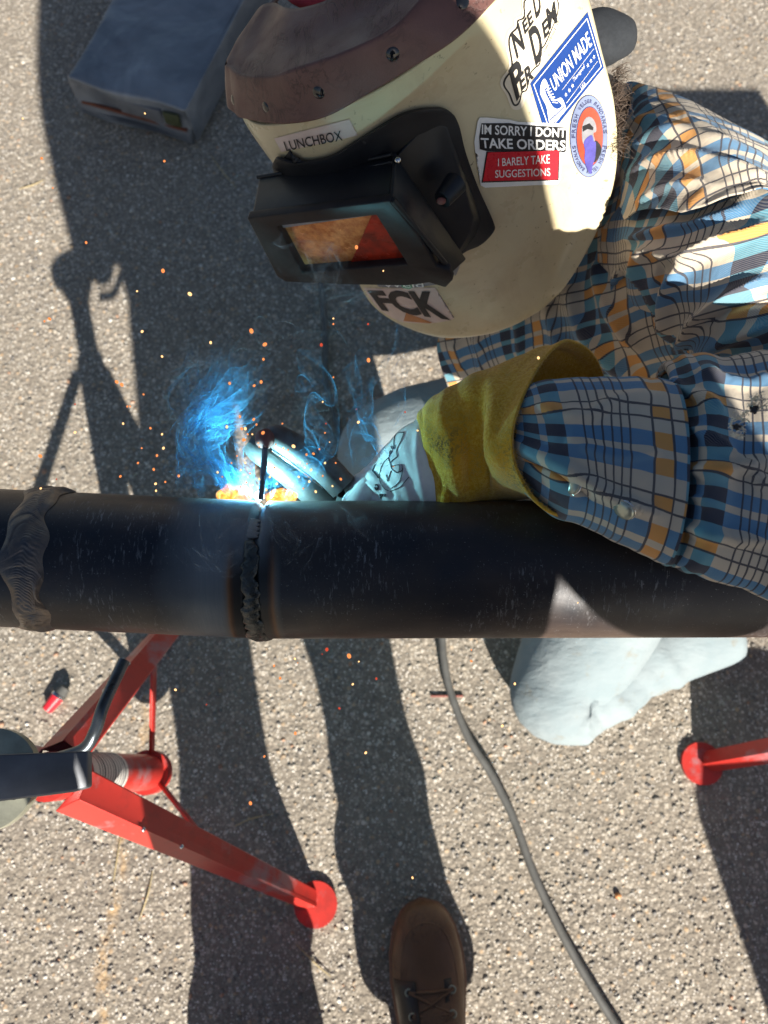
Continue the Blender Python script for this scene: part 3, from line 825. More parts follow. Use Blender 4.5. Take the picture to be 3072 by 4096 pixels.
def sticker(poly, mat, label, h=.0006, conv=None, sm=False):
    P = [conv(*p) if conv else p for p in poly]
    if sm: P = smooth_poly(P, len(P)*4)
    o = to_surface('sticker', poly_bm(P), BV, h, mat, helmet); tag(o, label); return o
def lettering(parent, s, fm, mat, h=.0014, name='lettering', **k):
    return to_surface(name, text_bm(s, fm, **k), BV, h, mat, parent, 10)
def shape(parent, name, poly, mat, h=.001, conv=None, sm=False):
    P = [conv(*p) if conv else p for p in poly]
    if sm: P = smooth_poly(P, len(P)*4)
    return to_surface(name, poly_bm(P), BV, h, mat, parent, 10)
q7 = lambda a, b, c, d: quad(c7(*a), c7(*b), c7(*c), c7(*d))
p7 = lambda o, b, u: para(c7(*o), np.array(b)*.2278, np.array(u)*.2278)

# lunchbox name label
st = sticker([(205,572),(515,492),(550,560),(235,628)], M['sticker_pink'], 'white name label with black capitals above the lens box', conv=c1)
lettering(st, 'LUNCHBOX', quad(c1(245,583), c1(480,536), c1(489,577), c1(258,622)), M['sticker_black'], bold=.004)
# need per dem
st = sticker([(545,300),(600,240),(610,170),(680,130),(700,-25),(1010,-25),(1050,190),(1010,300),(910,540),(860,610),(800,690),(750,800),(720,900),(690,1000),(640,1040),(580,1020),(530,900),(475,810),(485,740),(555,620),(520,420)], M['sticker_cream'], 'cream die-cut sticker with slanted black hand lettering', conv=c7, sm=True)
shape(st, 'black_outline', [(560,320),(620,255),(630,190),(690,150),(710,-20),(990,-20),(1020,110),(960,280),(900,420),(860,480),(850,600),(800,650),(760,700),(740,800),(720,860),(680,880),(660,960),(630,1000),(590,990),(550,890),(500,810),(510,740),(575,630),(545,420)], M['sticker_black'], .0009, c7, True)
shape(st, 'inner_panel', [(572,330),(630,268),(640,200),(700,160),(720,-18),(978,-18),(1006,110),(948,276),(886,412),(846,474),(836,592),(790,636),(748,690),(726,790),(706,848),(668,866),(648,946),(626,980),(600,974),(564,884),(514,806),(526,744),(590,634),(560,420)], M['sticker_cream'], .0012, c7, True)
lettering(st, 'N', p7((622,560), (78,-105), (-62,-245)), M['sticker_black'], .0016, bold=.035)
lettering(st, 'EE', p7((695,330), (85,-125), (-28,-120)), M['sticker_black'], .0016, bold=.035)
lettering(st, 'D', p7((800,180), (60,-70), (-40,-230)), M['sticker_black'], .0016, bold=.035)
lettering(st, 'P', p7((622,955), (95,-135), (-80,-290)), M['sticker_black'], .0016, bold=.035)
lettering(st, 'ER', p7((665,865), (120,-135), (-30,-150)), M['sticker_black'], .0016, bold=.035)
lettering(st, 'D', p7((800,625), (85,-110), (-75,-330)), M['sticker_black'], .0016, bold=.035)
lettering(st, 'E', p7((882,372), (48,-60), (-28,-150)), M['sticker_black'], .0016, bold=.035)
lettering(st, 'M', p7((922,290), (85,-85), (-28,-200)), M['sticker_black'], .0016, bold=.035)
lettering(st, '\u00a9WeldShop21.com', p7((898,505), (150,-335), (-28,-14)), M['sticker_black'], .0016)
# union made
st = sticker([(755,790),(1300,110),(1455,640),(912,1315)], M['sticker_blue'], 'blue rectangular sticker with a white boot drawing and white capitals', conv=c7)
def frame_lines(pts, w, par, h, mat):
    n = len(pts)
    for i in range(n):
        a = np.array(pts[i], float); b = np.array(pts[(i+1) % n], float); d = b-a; d /= np.linalg.norm(d); nn = np.array([-d[1], d[0]])*w/2
        shape(par, 'white_line', [tuple(a+nn), tuple(b+nn), tuple(b-nn), tuple(a-nn)], mat, h, c7)
frame_lines([(785,800),(1290,172),(1425,630),(935,1225)], 7, st, .0012, M['sticker_white'])
lettering(st, 'UNION MADE', q7((932,745),(1290,290),(1338,425),(978,872)), M['sticker_white'], bold=.010)
frame_lines([(1055,850),(1355,460)], 5, st, .0012, M['sticker_white'])
frame_lines([(1095,975),(1390,580)], 5, st, .0012, M['sticker_white'])
lettering(st, 'Thorogood', p7((1170,785), (105,-140), (-18,-40)), M['sticker_white'], shear=.3)
lettering(st, 'USA', p7((1240,850), (40,-50), (-14,-32)), M['sticker_white'])
def star(par, cx, cy, r, conv, mat, h=.0012):
    P = []
    for k in range(10):
        a = math.pi*k/5-math.pi/2-.5; rr = r if k % 2 == 0 else r*.42
        P.append((cx+rr*.75*math.cos(a), cy+rr*1.25*math.sin(a)))
    shape(par, 'star', P, mat, h, conv)
for x, y in ((1090,895),(1122,855),(1153,812),(1298,618),(1327,577),(1356,540)): star(st, x, y, 19, c7, M['sticker_white'])
shape(st, 'boot_drawing', [(885,745),(915,790),(935,880),(985,940),(1045,925),(1080,990),(1085,1040),(1020,1110),(960,1165),(930,1150),(905,1010),(865,930),(845,870),(855,790)], M['sticker_white'], .0012, c7, True)
shape(st, 'boot_shade', [(900,800),(918,870),(960,950),(1010,955),(1050,1000),(1010,1030),(965,1010),(920,930),(890,860)], M['sticker_blue'], .0014, c7, True)
for k in range(7):
    shape(st, 'boot_lace', [(880+12*k, 830+22*k),(922+14*k, 800+28*k),(926+14*k, 808+28*k),(884+12*k, 838+22*k)], M['sticker_white'], .0018, c7)
shape(st, 'boot_sole_line', [(935,1130),(1070,1005),(1074,1012),(940,1140)], M['sticker_blue'], .0016, c7)
# sorry sticker
st = sticker([(255,1150),(275,1108),(340,1108),(560,1130),(640,1150),(1060,1170),(1105,1190),(1100,1420),(1085,1465),(1048,1480),(1040,1700),(1010,1740),(330,1772),(285,1750),(280,1480),(235,1440),(225,1340)], M['sticker_white'], 'white sticker with bold black and white capitals over a red panel', conv=c7, h=.0012)
shape(st, 'black_panel', [(290,1160),(560,1160),(620,1172),(1092,1205),(1088,1430),(1060,1440),(1000,1420),(345,1425),(275,1405),(270,1290)], M['sticker_black'], .0016, c7)
lettering(st, 'IM SORRY I DONT', q7((292,1168),(1085,1212),(1082,1298),(292,1262)), M['sticker_white'], .0020, bold=.018)
lettering(st, 'TAKE ORDERS', q7((280,1295),(1082,1322),(1078,1420),(292,1392)), M['sticker_white'], .0020, bold=.022)
shape(st, 'black_edge', [(338,1428),(1030,1414),(1022,1702),(292,1722)], M['sticker_black'], .0016, c7)
shape(st, 'red_panel', [(350,1434),(1018,1418),(1010,1690),(305,1706)], M['sticker_red'], .0019, c7)
lettering(st, 'I BARELY TAKE', q7((445,1490),(930,1452),(932,1535),(445,1562)), M['sticker_white'], .0023, bold=.006)
lettering(st, 'SUGGESTIONS', q7((418,1600),(935,1580),(938,1655),(418,1672)), M['sticker_white'], .0023, bold=.006)
# round bandana sticker
def ell(cx, cy, rx, ry, n=48, rot=0): return [(cx+rx*math.cos(2*math.pi*k/n)*math.cos(rot)-ry*math.sin(2*math.pi*k/n)*math.sin(rot), cy+rx*math.cos(2*math.pi*k/n)*math.sin(rot)+ry*math.sin(2*math.pi*k/n)*math.cos(rot)) for k in range(n)]
st = sticker(ell(1312,1288,182,392), M['sticker_navy'], 'oval holographic sticker with lettered rim round a red field and masked man', conv=c7)
shape(st, 'rim', ell(1312,1288,176,384), M['sticker_lav'], .0009, c7)
shape(st, 'inner_edge', ell(1318,1290,130,285), M['sticker_navy'], .0012, c7)
shape(st, 'red_field', ell(1318,1290,125,277), M['sticker_rust'], .0015, c7)
shape(st, 'portrait_jacket', [(1365,1330),(1410,1350),(1430,1400),(1415,1470),(1370,1530),(1350,1500)], M['sticker_black'], .0018, c7, True)
shape(st, 'portrait_head', [(1240,1200),(1262,1130),(1300,1100),(1340,1115),(1372,1170),(1378,1235),(1350,1260),(1365,1330),(1300,1330),(1258,1360),(1240,1300)], M['sticker_grey'], .0020, c7, True)
shape(st, 'portrait_bandana', [(1258,1330),(1330,1270),(1355,1330),(1375,1345),(1370,1480),(1345,1560),(1330,1640),(1290,1590),(1265,1500),(1268,1420)], M['sticker_purple'], .0022, c7, True)
shape(st, 'portrait_cap_brim', [(1242,1190),(1310,1160),(1350,1200),(1345,1225),(1290,1215),(1245,1240)], M['sticker_black'], .0023, c7)
def arc_text(par, s, cx, cy, rx, ry, a0, a1, size):
    n = len(s)
    for i, ch in enumerate(s):
        if ch == ' ': continue
        a = a0+(a1-a0)*(i+.5)/n
        px, py = cx+rx*math.cos(a), cy+ry*math.sin(a)
        tx, ty = -rx*math.sin(a), ry*math.cos(a); L = math.hypot(tx, ty); tx /= L; ty /= L
        if a1 < a0: tx, ty = -tx, -ty
        ux, uy = ty, -tx                       # outward for clockwise text
        wdt = abs(a1-a0)/n*L*.78
        lettering(par, ch, p7((px-tx*wdt/2-ux*size/2, py-ty*wdt/2-uy*size/2), (tx*wdt, ty*wdt), (ux*size, uy*size)), M['sticker_navy'], .0014, name='letter', bold=.02)
arc_text(st, 'FRESH WELDER BANDANAS', 1315, 1289, 153, 333, math.pi*.98, math.pi*1.98, 36)
arc_text(st, 'FRESH WELDER BANDANAS', 1315, 1289, 153, 333, math.pi*.08, math.pi*.92, 36)
# chin stickers
st = sticker([(578,568),(640,572),(870,568),(885,590),(882,640),(952,696),(930,706),(850,718),(790,716),(738,712),(690,692),(640,660),(600,610)], M['sticker_pink'], 'die-cut sticker on the chin with three big slanted black letters', conv=c2, h=.0008)
lettering(st, 'FCK', quad(c2(592,578), c2(862,582), c2(938,704), c2(655,662)), M['sticker_black'], bold=.045)
shape(st, 'orange_wedge', [(752,672),(860,712),(850,716),(742,706)], M['sticker_orange'], .0012, c2)
st = sticker([(610,540),(760,548),(880,535),(885,556),(760,572),(640,566)], M['sticker_grey'], 'faded silver sticker strip mostly hidden under the lens box', conv=c2, h=.0006)
lettering(st, 'Weld', quad(c2(650,545), c2(820,545), c2(825,566), c2(660,566)), M['sticker_white'])
shape(st, 'holographic_patch', [(735,545),(770,545),(775,570),(738,568)], M['holo'], .0012, c2, True)
st = sticker([(905,470),(925,445),(975,450),(972,480),(955,520),(940,500),(915,500)], M['sticker_grey'], 'small grey curled sticker beside the lower corner of the lens box', conv=c2, sm=True)

# leather cover
lnet = [
 [(590,60,.70),(500,205,.66),(514,245,.645),(540,256,.632),(616,266,.603),(705,250,.587),(798,198,.567),(892,141,.554),(986,83,.547),(1069,0,.546),(1160,-120,.556),(1195,-260,.585)],
 [(587,40,.69),(497,165,.652),(508,205,.636),(533,215,.622),(604,220,.594),(674,206,.578),(772,160,.558),(871,106,.545),(952,42,.540),(1035,-45,.541),(1120,-155,.552),(1158,-275,.58)],
 [(585,20,.68),(498,128,.643),(503,155,.627),(530,170,.61),(590,172,.583),(642,156,.567),(746,120,.550),(850,68,.537),(918,0,.534),(1000,-90,.537),(1080,-190,.548),(1120,-290,.573)],
 [(586,18,.680), (499,124,.644),(505,150,.629),(532,165,.612),(590,167,.585),(643,151,.569),(746,115,.552),(849,63,.5395),(916,-5,.5365),(998,-95,.5395),(1077,-195,.5505),(1118,-293,.5755)],
 [(592,10,.684),(510,104,.648),(515,125,.634),(541,138,.617),(599,140,.592),(653,126,.576),(746,88,.560),(840,38,.5475),(904,-30,.5450),(980,-115,.548),(1050,-205,.559),(1090,-295,.584)],
 [(602,0,.69),(524,78,.652),(529,92,.638),(558,102,.624),(608,100,.599),(662,88,.585),(745,58,.569),(830,8,.5555),(890,-58,.554),(960,-140,.557),(1020,-220,.567),(1060,-300,.592)],
 [(640,-30,.69),(562,28,.655),(570,16,.645),(596,10,.635),(620,20,.612),(648,22,.60),(710,4,.583),(780,-40,.569),(840,-90,.568),(900,-160,.572),(950,-230,.58),(990,-300,.60)],
]
LG = dense(WN(lnet), 60, 130)
vs, F = thick(LG, .0022)
lt = mk('leather_cover', vs, F, M['brown_leather'], helmet)
LBV = BVHTree.FromPolygons([Vector(p) for p in LG.reshape(-1, 3)], gfaces(60, 130))
blob('red_lining', W(690, -22, .635), (.030, .020, .010), M['red_cloth'], helmet, 14)
# stitching along the lower edge of the leather: short thread pieces, one stuff part
tv, tf = [], []
edge = LG[1]
for i in range(6, 118):
    p = np.array(edge[i]); q = np.array(edge[i])*.4+np.array(edge[i+1])*.6
    a, b_ = tube_vf([p-VIEW*.0008, q-VIEW*.0008], .0005, 5, 2); o_ = len(tv); tv += list(a); tf += [tuple(k+o_ for k in f) for f in b_]
sto = mk('stitching', tv, tf, M['sticker_cream'], helmet); sto['kind'] = 'stuff'
def dome(name, bv, u, v, r, mat, parent, hh=.45, rim=None):
    c = hit(bv, u, v, 0); c2_ = hit(bv, u+12, v, 0); c3 = hit(bv, u, v+12, 0)
    nn = np.cross(c2_-c, c3-c); nn /= np.linalg.norm(nn)
    if nn.dot(VIEW) > 0: nn = -nn
    a = np.cross(nn, [0, 0, 1.]); a /= np.linalg.norm(a); b = np.cross(nn, a)
    o = blob(name, c+nn*r*(.10 if name == 'stud' else .22), (r, r, r*hh), mat, parent, 12, axes=[a, b, nn])
    if rim is not None:
        vs = []
        for i in range(24):
            t = 2*math.pi*i/24
            for k in range(6):
                s = 2*math.pi*k/6; vs.append(c+(math.cos(t)*a+math.sin(t)*b)*(r*1.02+.0006*math.cos(s))+nn*(.0004+.0008*math.sin(s)))
        F = [(i*6+k, i*6+(k+1) % 6, ((i+1) % 24)*6+(k+1) % 6, ((i+1) % 24)*6+k) for i in range(24) for k in range(6)]
        mk('rim', vs, F, rim, o)
    return o
for u, v, r in ((508,215,.0052),(578,230,.0052),(690,197,.0058),(848,115,.0058),(997,6,.0058)):
    dome('stud', LBV, u, v, r, M['stud'], helmet, .5)

# lens box
bx_front = [W(543,467,.662), W(842,431,.603), W(968,600,.683), W(612,606,.745)]
bx_back = [W(560,378,.685), W(852,331,.624), W(1010,560,.705), W(690,598,.765)]
cen = sum(bx_front)/4; nrm_b = np.cross(bx_front[1]-bx_front[0], bx_front[3]-bx_front[0]); nrm_b /= np.linalg.norm(nrm_b)
if nrm_b.dot(VIEW) > 0: nrm_b = -nrm_b
# base flange draped on the shell, with thickness
fl = [(600,334),(634,339),(672,338),(720,326),(775,292),(865,238),(935,226),(968,236),(985,262),(1000,320),(1030,400),(1060,470),(1061,492),(1035,520),(1000,536),(980,560),(962,592),(880,600),(760,600),(650,580),(640,480),(604,390)]
fP = smooth_poly(fl, 120)
bmf = poly_bm(fP); flo = to_surface('box_flange', bmf, BV, .0032, M['black_plastic'], helmet, 16)
sol = flo.modifiers.new('s', 'SOLIDIFY'); sol.thickness = .003; sol.offset = -1
bev(flo, .0008, 2, 60)
lb = empty('lens_box', cen, None)
lb.parent = helmet; lb.location = Vector(cen)-helmet.location
# walls: hollow box between back loop and front loop
inn = [cen+(p-cen)*.90 for p in bx_front]
vs = bx_back+bx_front+[p for p in inn]+[p-nrm_b*.03 for p in inn]
F = []
for i in range(4):
    j = (i+1) % 4
    F += [(i, j, 4+j, 4+i), (4+i, 4+j, 8+j, 8+i), (8+i, 8+j, 12+j, 12+i)]
F += [(0, 1, 2, 3), (12, 13, 14, 15)]
bxo = mk('box_body', vs, F, M['black_plastic'], lb, smooth=False); bev(bxo, .003, 3)
# raised side cheek toward the viewer's right
ck = [W(855,340,.618), W(868,420,.612), W(990,590,.675), W(1020,548,.69), W(1055,482,.69), W(985,262,.625), W(935,240,.615)]
ccx = [hit(BV, *uv, .004) for uv in ((872,345),(905,420),(968,540),(1012,540),(1048,485),(985,300),(940,255))]
F = [tuple(range(7))]
def side_prism():
    base = [hit(BV, *uv, .003) for uv in ((856,336),(935,240),(972,262),(1000,350),(1040,470),(1030,500),(985,550))]
    top = [W(852,336,.619), W(925,268,.612), W(955,285,.618), W(978,360,.642), W(1005,465,.672), W(1000,500,.68), W(965,585,.690)]
    top = [t*.55+b*.45 for t, b in zip(top, base)]
    vs = base+top; n = 7
    F = [tuple(range(n, 2*n))]+[(i, (i+1) % n, n+(i+1) % n, n+i) for i in range(n)]+[tuple(range(n-1, -1, -1))]
    return mk('side_cheek', vs, F, M['black_plastic'], lb, smooth=False)
bev(side_prism(), .004, 3)
# front frame: bevelled ring standing proud, with nub at the lower right
def frame():
    ax = (bx_front[1]-bx_front[0]); ax /= np.linalg.norm(ax); ay = np.cross(nrm_b, ax)
    outer = [W(536,464,.660), W(845,425,.598), W(905,500,.635), W(945,568,.668), W(973,578,.672), W(980,598,.68), W(965,614,.688), W(930,603,.688), W(880,610,.695), W(760,608,.715), W(618,602,.745), W(600,590,.742)]
    w4 = [W(600,483,.678), W(814,459,.627), W(882,566,.688), W(655,584,.734)]
    def onpl(p):
        d = (p-np.array([0, 0, CAM_H])); k = (cen-np.array([0, 0, CAM_H])).dot(nrm_b)/d.dot(nrm_b); return np.array([0, 0, CAM_H])+d*k
    outer = [onpl(p) for p in outer]; inner = [onpl(p) for p in w4]
    im = [0, 1, 1, 2, 2, 2, 2, 2, 2, 3, 3, 3]
    n = len(outer); vs = []
    for h in (.004, -.004): vs += [p+nrm_b*h for p in outer]
    for h in (.003, -.010): vs += [p+nrm_b*h for p in inner]
    F = []; a, b, c, d = 0, n, 2*n, 2*n+4
    for i in range(n):
        j = (i+1) % n; F.append((a+i, a+j, b+j, b+i))
        if im[i] == im[j]: F.append((a+i, a+j, c+im[i])); F.append((b+i, b+j, d+im[i]))
        else: F.append((a+i, a+j, c+im[j], c+im[i])); F.append((b+i, b+j, d+im[j], d+im[i]))
    for i in range(4): F.append((c+i, c+(i+1) % 4, d+(i+1) % 4, d+i))
    o = mk('front_frame', vs, F, M['frame_edge'], lb, smooth=False); bev(o, .0016, 2)
    g = [p-nrm_b*.0065 for p in inner]
    m_ = [(g[0]*(1-t)+g[1]*t)*(1-s)+(g[3]*(1-t)+g[2]*t)*s for s, t in ((0, .97), (1, .46))]
    gc = sum(g)/4; g = [p+(p-gc)*.03 for p in g]
    prism('lens', g, -nrm_b*.003, M['lens'], lb)
    # red reflection in the lens, built as a coloured piece at right, and pale retaining strip along the top
    prism('red_reflection_piece', [m_[0]+nrm_b*.0006, inner[1]-nrm_b*.0059, inner[2]-nrm_b*.0059, m_[1]+nrm_b*.0006], nrm_b*.0006, M['lens_reflection_red'], lb)
    tl, tr, bl, br = inner[0], inner[1], inner[3], inner[2]
    prism('retaining_strip', [tl-nrm_b*.004, tr-nrm_b*.004, tr+(br-tr)*.10-nrm_b*.004, tl+(bl-tl)*.16-nrm_b*.004], -nrm_b*.0012, M['sticker_grey'], lb)
frame()
# knob, screw and ridges
kb = hit(BV, 958, 425, .006)
tube('pivot_knob', [W(985,395,.635), W(955,432,.63)], [.010, .0075], M['black_plastic'], lb, seg=18)
blob('worn_hole', W(953,434,.627), (.004,.003,.003), M['insul'], lb, 8)
blob('rivet', W(859,345,.612), (.0028,.0034,.0025), M['chrome'], lb, 10)
def ridge(a, b, r=.0016): tube('moulded_rib', [a, b], r, M['black_plastic'], lb, seg=8)
ridge(W(760,352,.640), W(846,334,.620)); ridge(W(556,383,.684), W(610,374,.672)); ridge(W(853,334,.620), W(846,428,.602))
tube('moulded_rib', [W(848,432,.600), W(905,500,.632), W(962,570,.668)], .0024, M['black_plastic'], lb, seg=8)
tube('moulded_rib', [W(756,352,.640), W(760,366,.640), W(846,350,.620)], .0012, M['black_plastic'], lb, seg=8)

# black padded piece behind the helmet rim
blob('neck_pad', W(1296, 80, .70), (.034, .026, .020), M['black_cloth'], helmet, 16, noise=.04)

# =================================================================== WELDER
def skin(name, joints, edges, rad, mat, parent, sub=2, root=0):
    me = bpy.data.meshes.new(name); me.from_pydata([tuple(j) for j in joints], edges, []); me.materials.append(mat)
    o = obj(name, me, parent)
    sv = me.skin_vertices.new(name='') if hasattr(me.skin_vertices, 'new') else None
    return o, me
def skinned(name, joints, edges, rad, mat, parent, sub=2, root=0):
    me = bpy.data.meshes.new(name); me.from_pydata([tuple(map(float, j)) for j in joints], edges, [])
    o = obj(name, me, None)
    md = o.modifiers.new('skin', 'SKIN')
    if not me.skin_vertices: me.skin_vertices.new() if hasattr(me.skin_vertices, 'new') else None
    for i, sv in enumerate(me.skin_vertices[0].data):
        r = rad[i]; sv.radius = (r, r) if not hasattr(r, '__len__') else r; sv.use_root = (i == root)
    ss = o.modifiers.new('sub', 'SUBSURF'); ss.levels = ss.render_levels = sub
    dg = bpy.context.evaluated_depsgraph_get(); m2 = bpy.data.meshes.new_from_object(o.evaluated_get(dg))
    bpy.data.objects.remove(o); m2.name = name
    m2.materials.clear(); m2.materials.append(mat); m2.polygons.foreach_set('use_smooth', [True]*len(m2.polygons))
    o = obj(name, m2, parent)
    return o

welder = empty('person', (.30, .45, 0), 'welder in plaid shirt and pale jeans kneeling behind the pipe with the helmet down', 'person')
head_c = np.array([.045, .60, .83]); sh_l = W(1500, 400, .93); sh_r = np.array([-.02, .76, .60])
pel = np.array([.40, .62, .22])
lk = G(1200, 1490, .085); la = G(1590, 1330, .07)
rk = G(800, 975, .22); rf = G(905, 1230, .05)
el = W(1900, 960, .72)
J = [pel, (.30,.66,.42), (.18,.67,.60), (.10,.64,.70), head_c+[0,0,-.03], head_c+[0,0,.06],
     sh_l, el, W(1300, 985, .615), W(900, 1030, .69), sh_r, (.04,.84,.42), (.16,.74,.30),
     pel+[.07,-.08,-.02], lk, la, pel+[-.09,.02,-.02], rk, rf]
Ed = [(0,1),(1,2),(2,3),(3,4),(4,5),(2,6),(6,7),(7,8),(8,9),(2,10),(10,11),(11,12),(0,13),(13,14),(14,15),(0,16),(16,17),(17,18)]
Rd = [.10,.10,.11,.05,.075,.06,.055,.04,.028,.020,.055,.04,.03,.08,.055,.04,.08,.055,.04]
skinned('body', J, Ed, Rd, M['skin'], welder)
# pale jeans: two legs
def leg_mesh(name, pts, rads, parent, folds, seed, mat, lumps=()):
    rg = np.random.default_rng(seed); pts = np.array(pts, float); n = 90; m = 56; t = np.linspace(0, 1, n); c = cr(pts, t); r = cr(np.array(rads, float)[:, None], t)[:, 0]
    T = np.gradient(c, axis=0); T /= np.linalg.norm(T, axis=1, keepdims=True); A = np.cross(T[0], VIEW); A /= np.linalg.norm(A); vs = []; uv = []
    ph = rg.random(8)*6.28
    for i in range(n):
        A = A-T[i]*A.dot(T[i]); A /= np.linalg.norm(A); B = np.cross(T[i], A)
        for k in range(m):
            a = 2*math.pi*k/m; f = t[i]
            w = folds*(math.sin(26*f+3*math.sin(a+ph[0])+ph[1])*.5*(1+math.sin(2*a+ph[2]))*.6+.5*math.sin(3*a+7*f+ph[3])+.3*math.sin(44*f+2*a+ph[4])*max(0, math.sin(a+ph[5])))
            for lf, la_, lh, lw in lumps:
                w += lh*math.exp(-((f-lf+.02*math.sin(2*a))/lw)**2)*(.55+.45*math.cos(a-la_))
            vs.append(c[i]+(r[i]+w)*(math.cos(a)*A+math.sin(a)*B))
    UVL = [(f_*np.linalg.norm(np.diff(pts, axis=0), axis=1).sum(), .9*k/m*rads[1]*6.283) for f_ in t for k in range(m)]
    F = gfaces(n, m, True); F.append(tuple(range(m))[::-1]); F.append(tuple((n-1)*m+k for k in range(m)))
    return mk(name, vs, F, mat, parent, uv=UVL)
jeans = empty('jeans', pel); jeans.parent = welder; jeans.location = Vector(pel)-welder.location
leg_mesh('trouser_leg', [pel+[.02,-.05,.0], pel+[.02,-.16,-.05], G(1330,1270,.17), G(1235,1440,.098), G(1215,1500,.078), G(1275,1475,.075), G(1400,1400,.07), G(1560,1345,.068)],
         [.11,.105,.095,.086,.080,.075,.072,.066], jeans, .0040, 4, M['jeans_pale'], ((.66, 0., -.006, .012), (.60, 2., .006, .015), (.73, 1., .007, .014), (.79, 3., -.006, .012), (.86, 1.5, .006, .012)))
leg_mesh('trouser_leg', [pel+[-.05,.03,.0], pel+[-.14,.01,.03], G(1080,905,.30), G(890,955,.285), G(830,990,.25), G(840,1080,.18), G(890,1220,.08)],
         [.11,.105,.092,.082,.074,.066,.058], jeans, .0045, 9, M['jeans_pale'])

# shirt pieces as draped nets with folds
def fold_disp(g, uvp, folds):
    """folds: (polyline in picture units, width, height, asym)"""
    nr, nc = g.shape[:2]; n = gnormals(g)
    s = np.sign((n*VIEW).sum(2, keepdims=True)); n = -n*s
    D = np.zeros((nr, nc)); P = uvp
    for poly, w, h in folds:
        q = cr(np.array(poly, float), np.linspace(0, 1, 40))
        dd = np.full((nr, nc), 1e9); par = np.zeros((nr, nc))
        for i in range(len(q)):
            d = np.hypot(P[..., 0]-q[i, 0], P[..., 1]-q[i, 1]); m_ = d < dd; dd[m_] = d[m_]; par[m_] = i/39
        D += h*np.exp(-(dd/w)**2)*np.clip(np.minimum(par*6+.25, (1-par)*6+.25), 0, 1)
    return g+n*D[..., None], D
def project_uv(g):
    d = g-np.array([0, 0, CAM_H]); up = d[..., 1]*CT+d[..., 2]*ST; dep = d[..., 1]*ST-d[..., 2]*CT
    return np.stack([(384+FPX*d[..., 0]/dep)*K, (512-FPX*up/dep)*K], -1)
def cloth(name, net, nr, nc, folds, mat, parent, rot=0, off=(0, 0), th=.0016, noise=.0015, seed=1, closed=False):
    g = dense(WN(net) if not isinstance(net, np.ndarray) else net, nr, nc, closed)
    g0 = g; FD = np.zeros((nr, nc))
    if folds: g, FD = fold_disp(g, project_uv(g), folds)
    if noise:
        X, Y = np.meshgrid(np.linspace(0, 1, nc, endpoint=not closed), np.linspace(0, 1, nr)); rg = np.random.default_rng(seed); D = np.zeros((nr, nc))
        for k in range(10):
            fx = rg.integers(1, 6) if closed else rg.uniform(1, 6); fy = rg.uniform(1.5, 7); D += math.pow(.88, k)*np.sin(2*np.pi*(fx*X)+2*np.pi*fy*Y+rg.uniform(0, 6.28)+1.5*np.sin(2*np.pi*(Y*rg.uniform(1, 3)+X)))
        g = g+gnormals(g, closed)*(D*noise/3)[..., None]
    if closed:
        vs, F = thick(g, th, True); x = uvgrid(np.concatenate([g, g[:, :1]], 1), rot=rot, off=off).reshape(nr, nc+1, 2)[:, :nc].reshape(-1, 2)
    else:
        vs, F = thick(g, th)
        fl_ = g0.reshape(-1, 3); ce = fl_.mean(0); _, _, vt = np.linalg.svd(fl_-ce, full_matrices=False)
        nn_ = vt[2]; ex = np.array([1., 0, 0])-nn_*nn_[0]; ex /= np.linalg.norm(ex); ey = np.cross(nn_, ex); ey = ey if ey[1] > 0 else -ey
        X_ = (fl_-ce)@ex+FD.ravel()*.35; Y_ = (fl_-ce)@ey+FD.ravel()*.45
        X_ += .0030*np.sin(Y_*38+seed)+.0008*np.sin(Y_*110+X_*40); Y_ += .0030*np.sin(X_*33+seed*2)+.0008*np.sin(X_*95)
        cc, s2_ = math.cos(rot), math.sin(rot); x = np.stack([X_*cc-Y_*s2_+off[0], X_*s2_+Y_*cc+off[1]], -1)
    return mk(name, vs, F, mat, parent, uv=np.concatenate([x, x])), g
shirt = empty('shirt', W(1400, 500, .7)); shirt.parent = welder; shirt.location = Vector(W(1400, 500, .7))-welder.location

front_net = [
 [(1080,480,.93),(1180,420,.92),(1280,360,.90),(1345,330,.86),(1400,380,.84)],
 [(1060,560,.94),(1170,530,.91),(1280,500,.86),(1360,480,.80),(1440,500,.78)],
 [(1010,640,.95),(1130,640,.91),(1250,630,.85),(1350,620,.79),(1450,620,.75)],
 [(960,700,.97),(1080,715,.93),(1210,730,.87),(1330,740,.81),(1450,745,.77)],
 [(945,760,.99),(1060,790,.955),(1180,810,.91),(1320,830,.86),(1470,830,.82)],
 [(970,840,1.01),(1080,870,.98),(1200,910,.95),(1340,930,.91),(1490,930,.88)],
 [(1000,930,1.04),(1110,970,1.02),(1230,1000,.99),(1370,1020,.96),(1520,1020,.93)]]
front_folds = [([(1230,600),(1250,700),(1330,790),(1440,840)], 16, .010), ([(1180,640),(1200,730),(1260,800)], 12, .008), ([(1120,690),(1130,760),(1160,830)], 11, .007),
 ([(1290,560),(1310,660),(1380,760)], 14, .010), ([(1030,720),(1040,790),(1060,850)], 10, .006), ([(980,740),(1000,800)], 9, .004)]
cloth('shirt_front', front_net, 110, 110, front_folds, M['plaid'], shirt, rot=-.35, off=(.03, .02), seed=3)
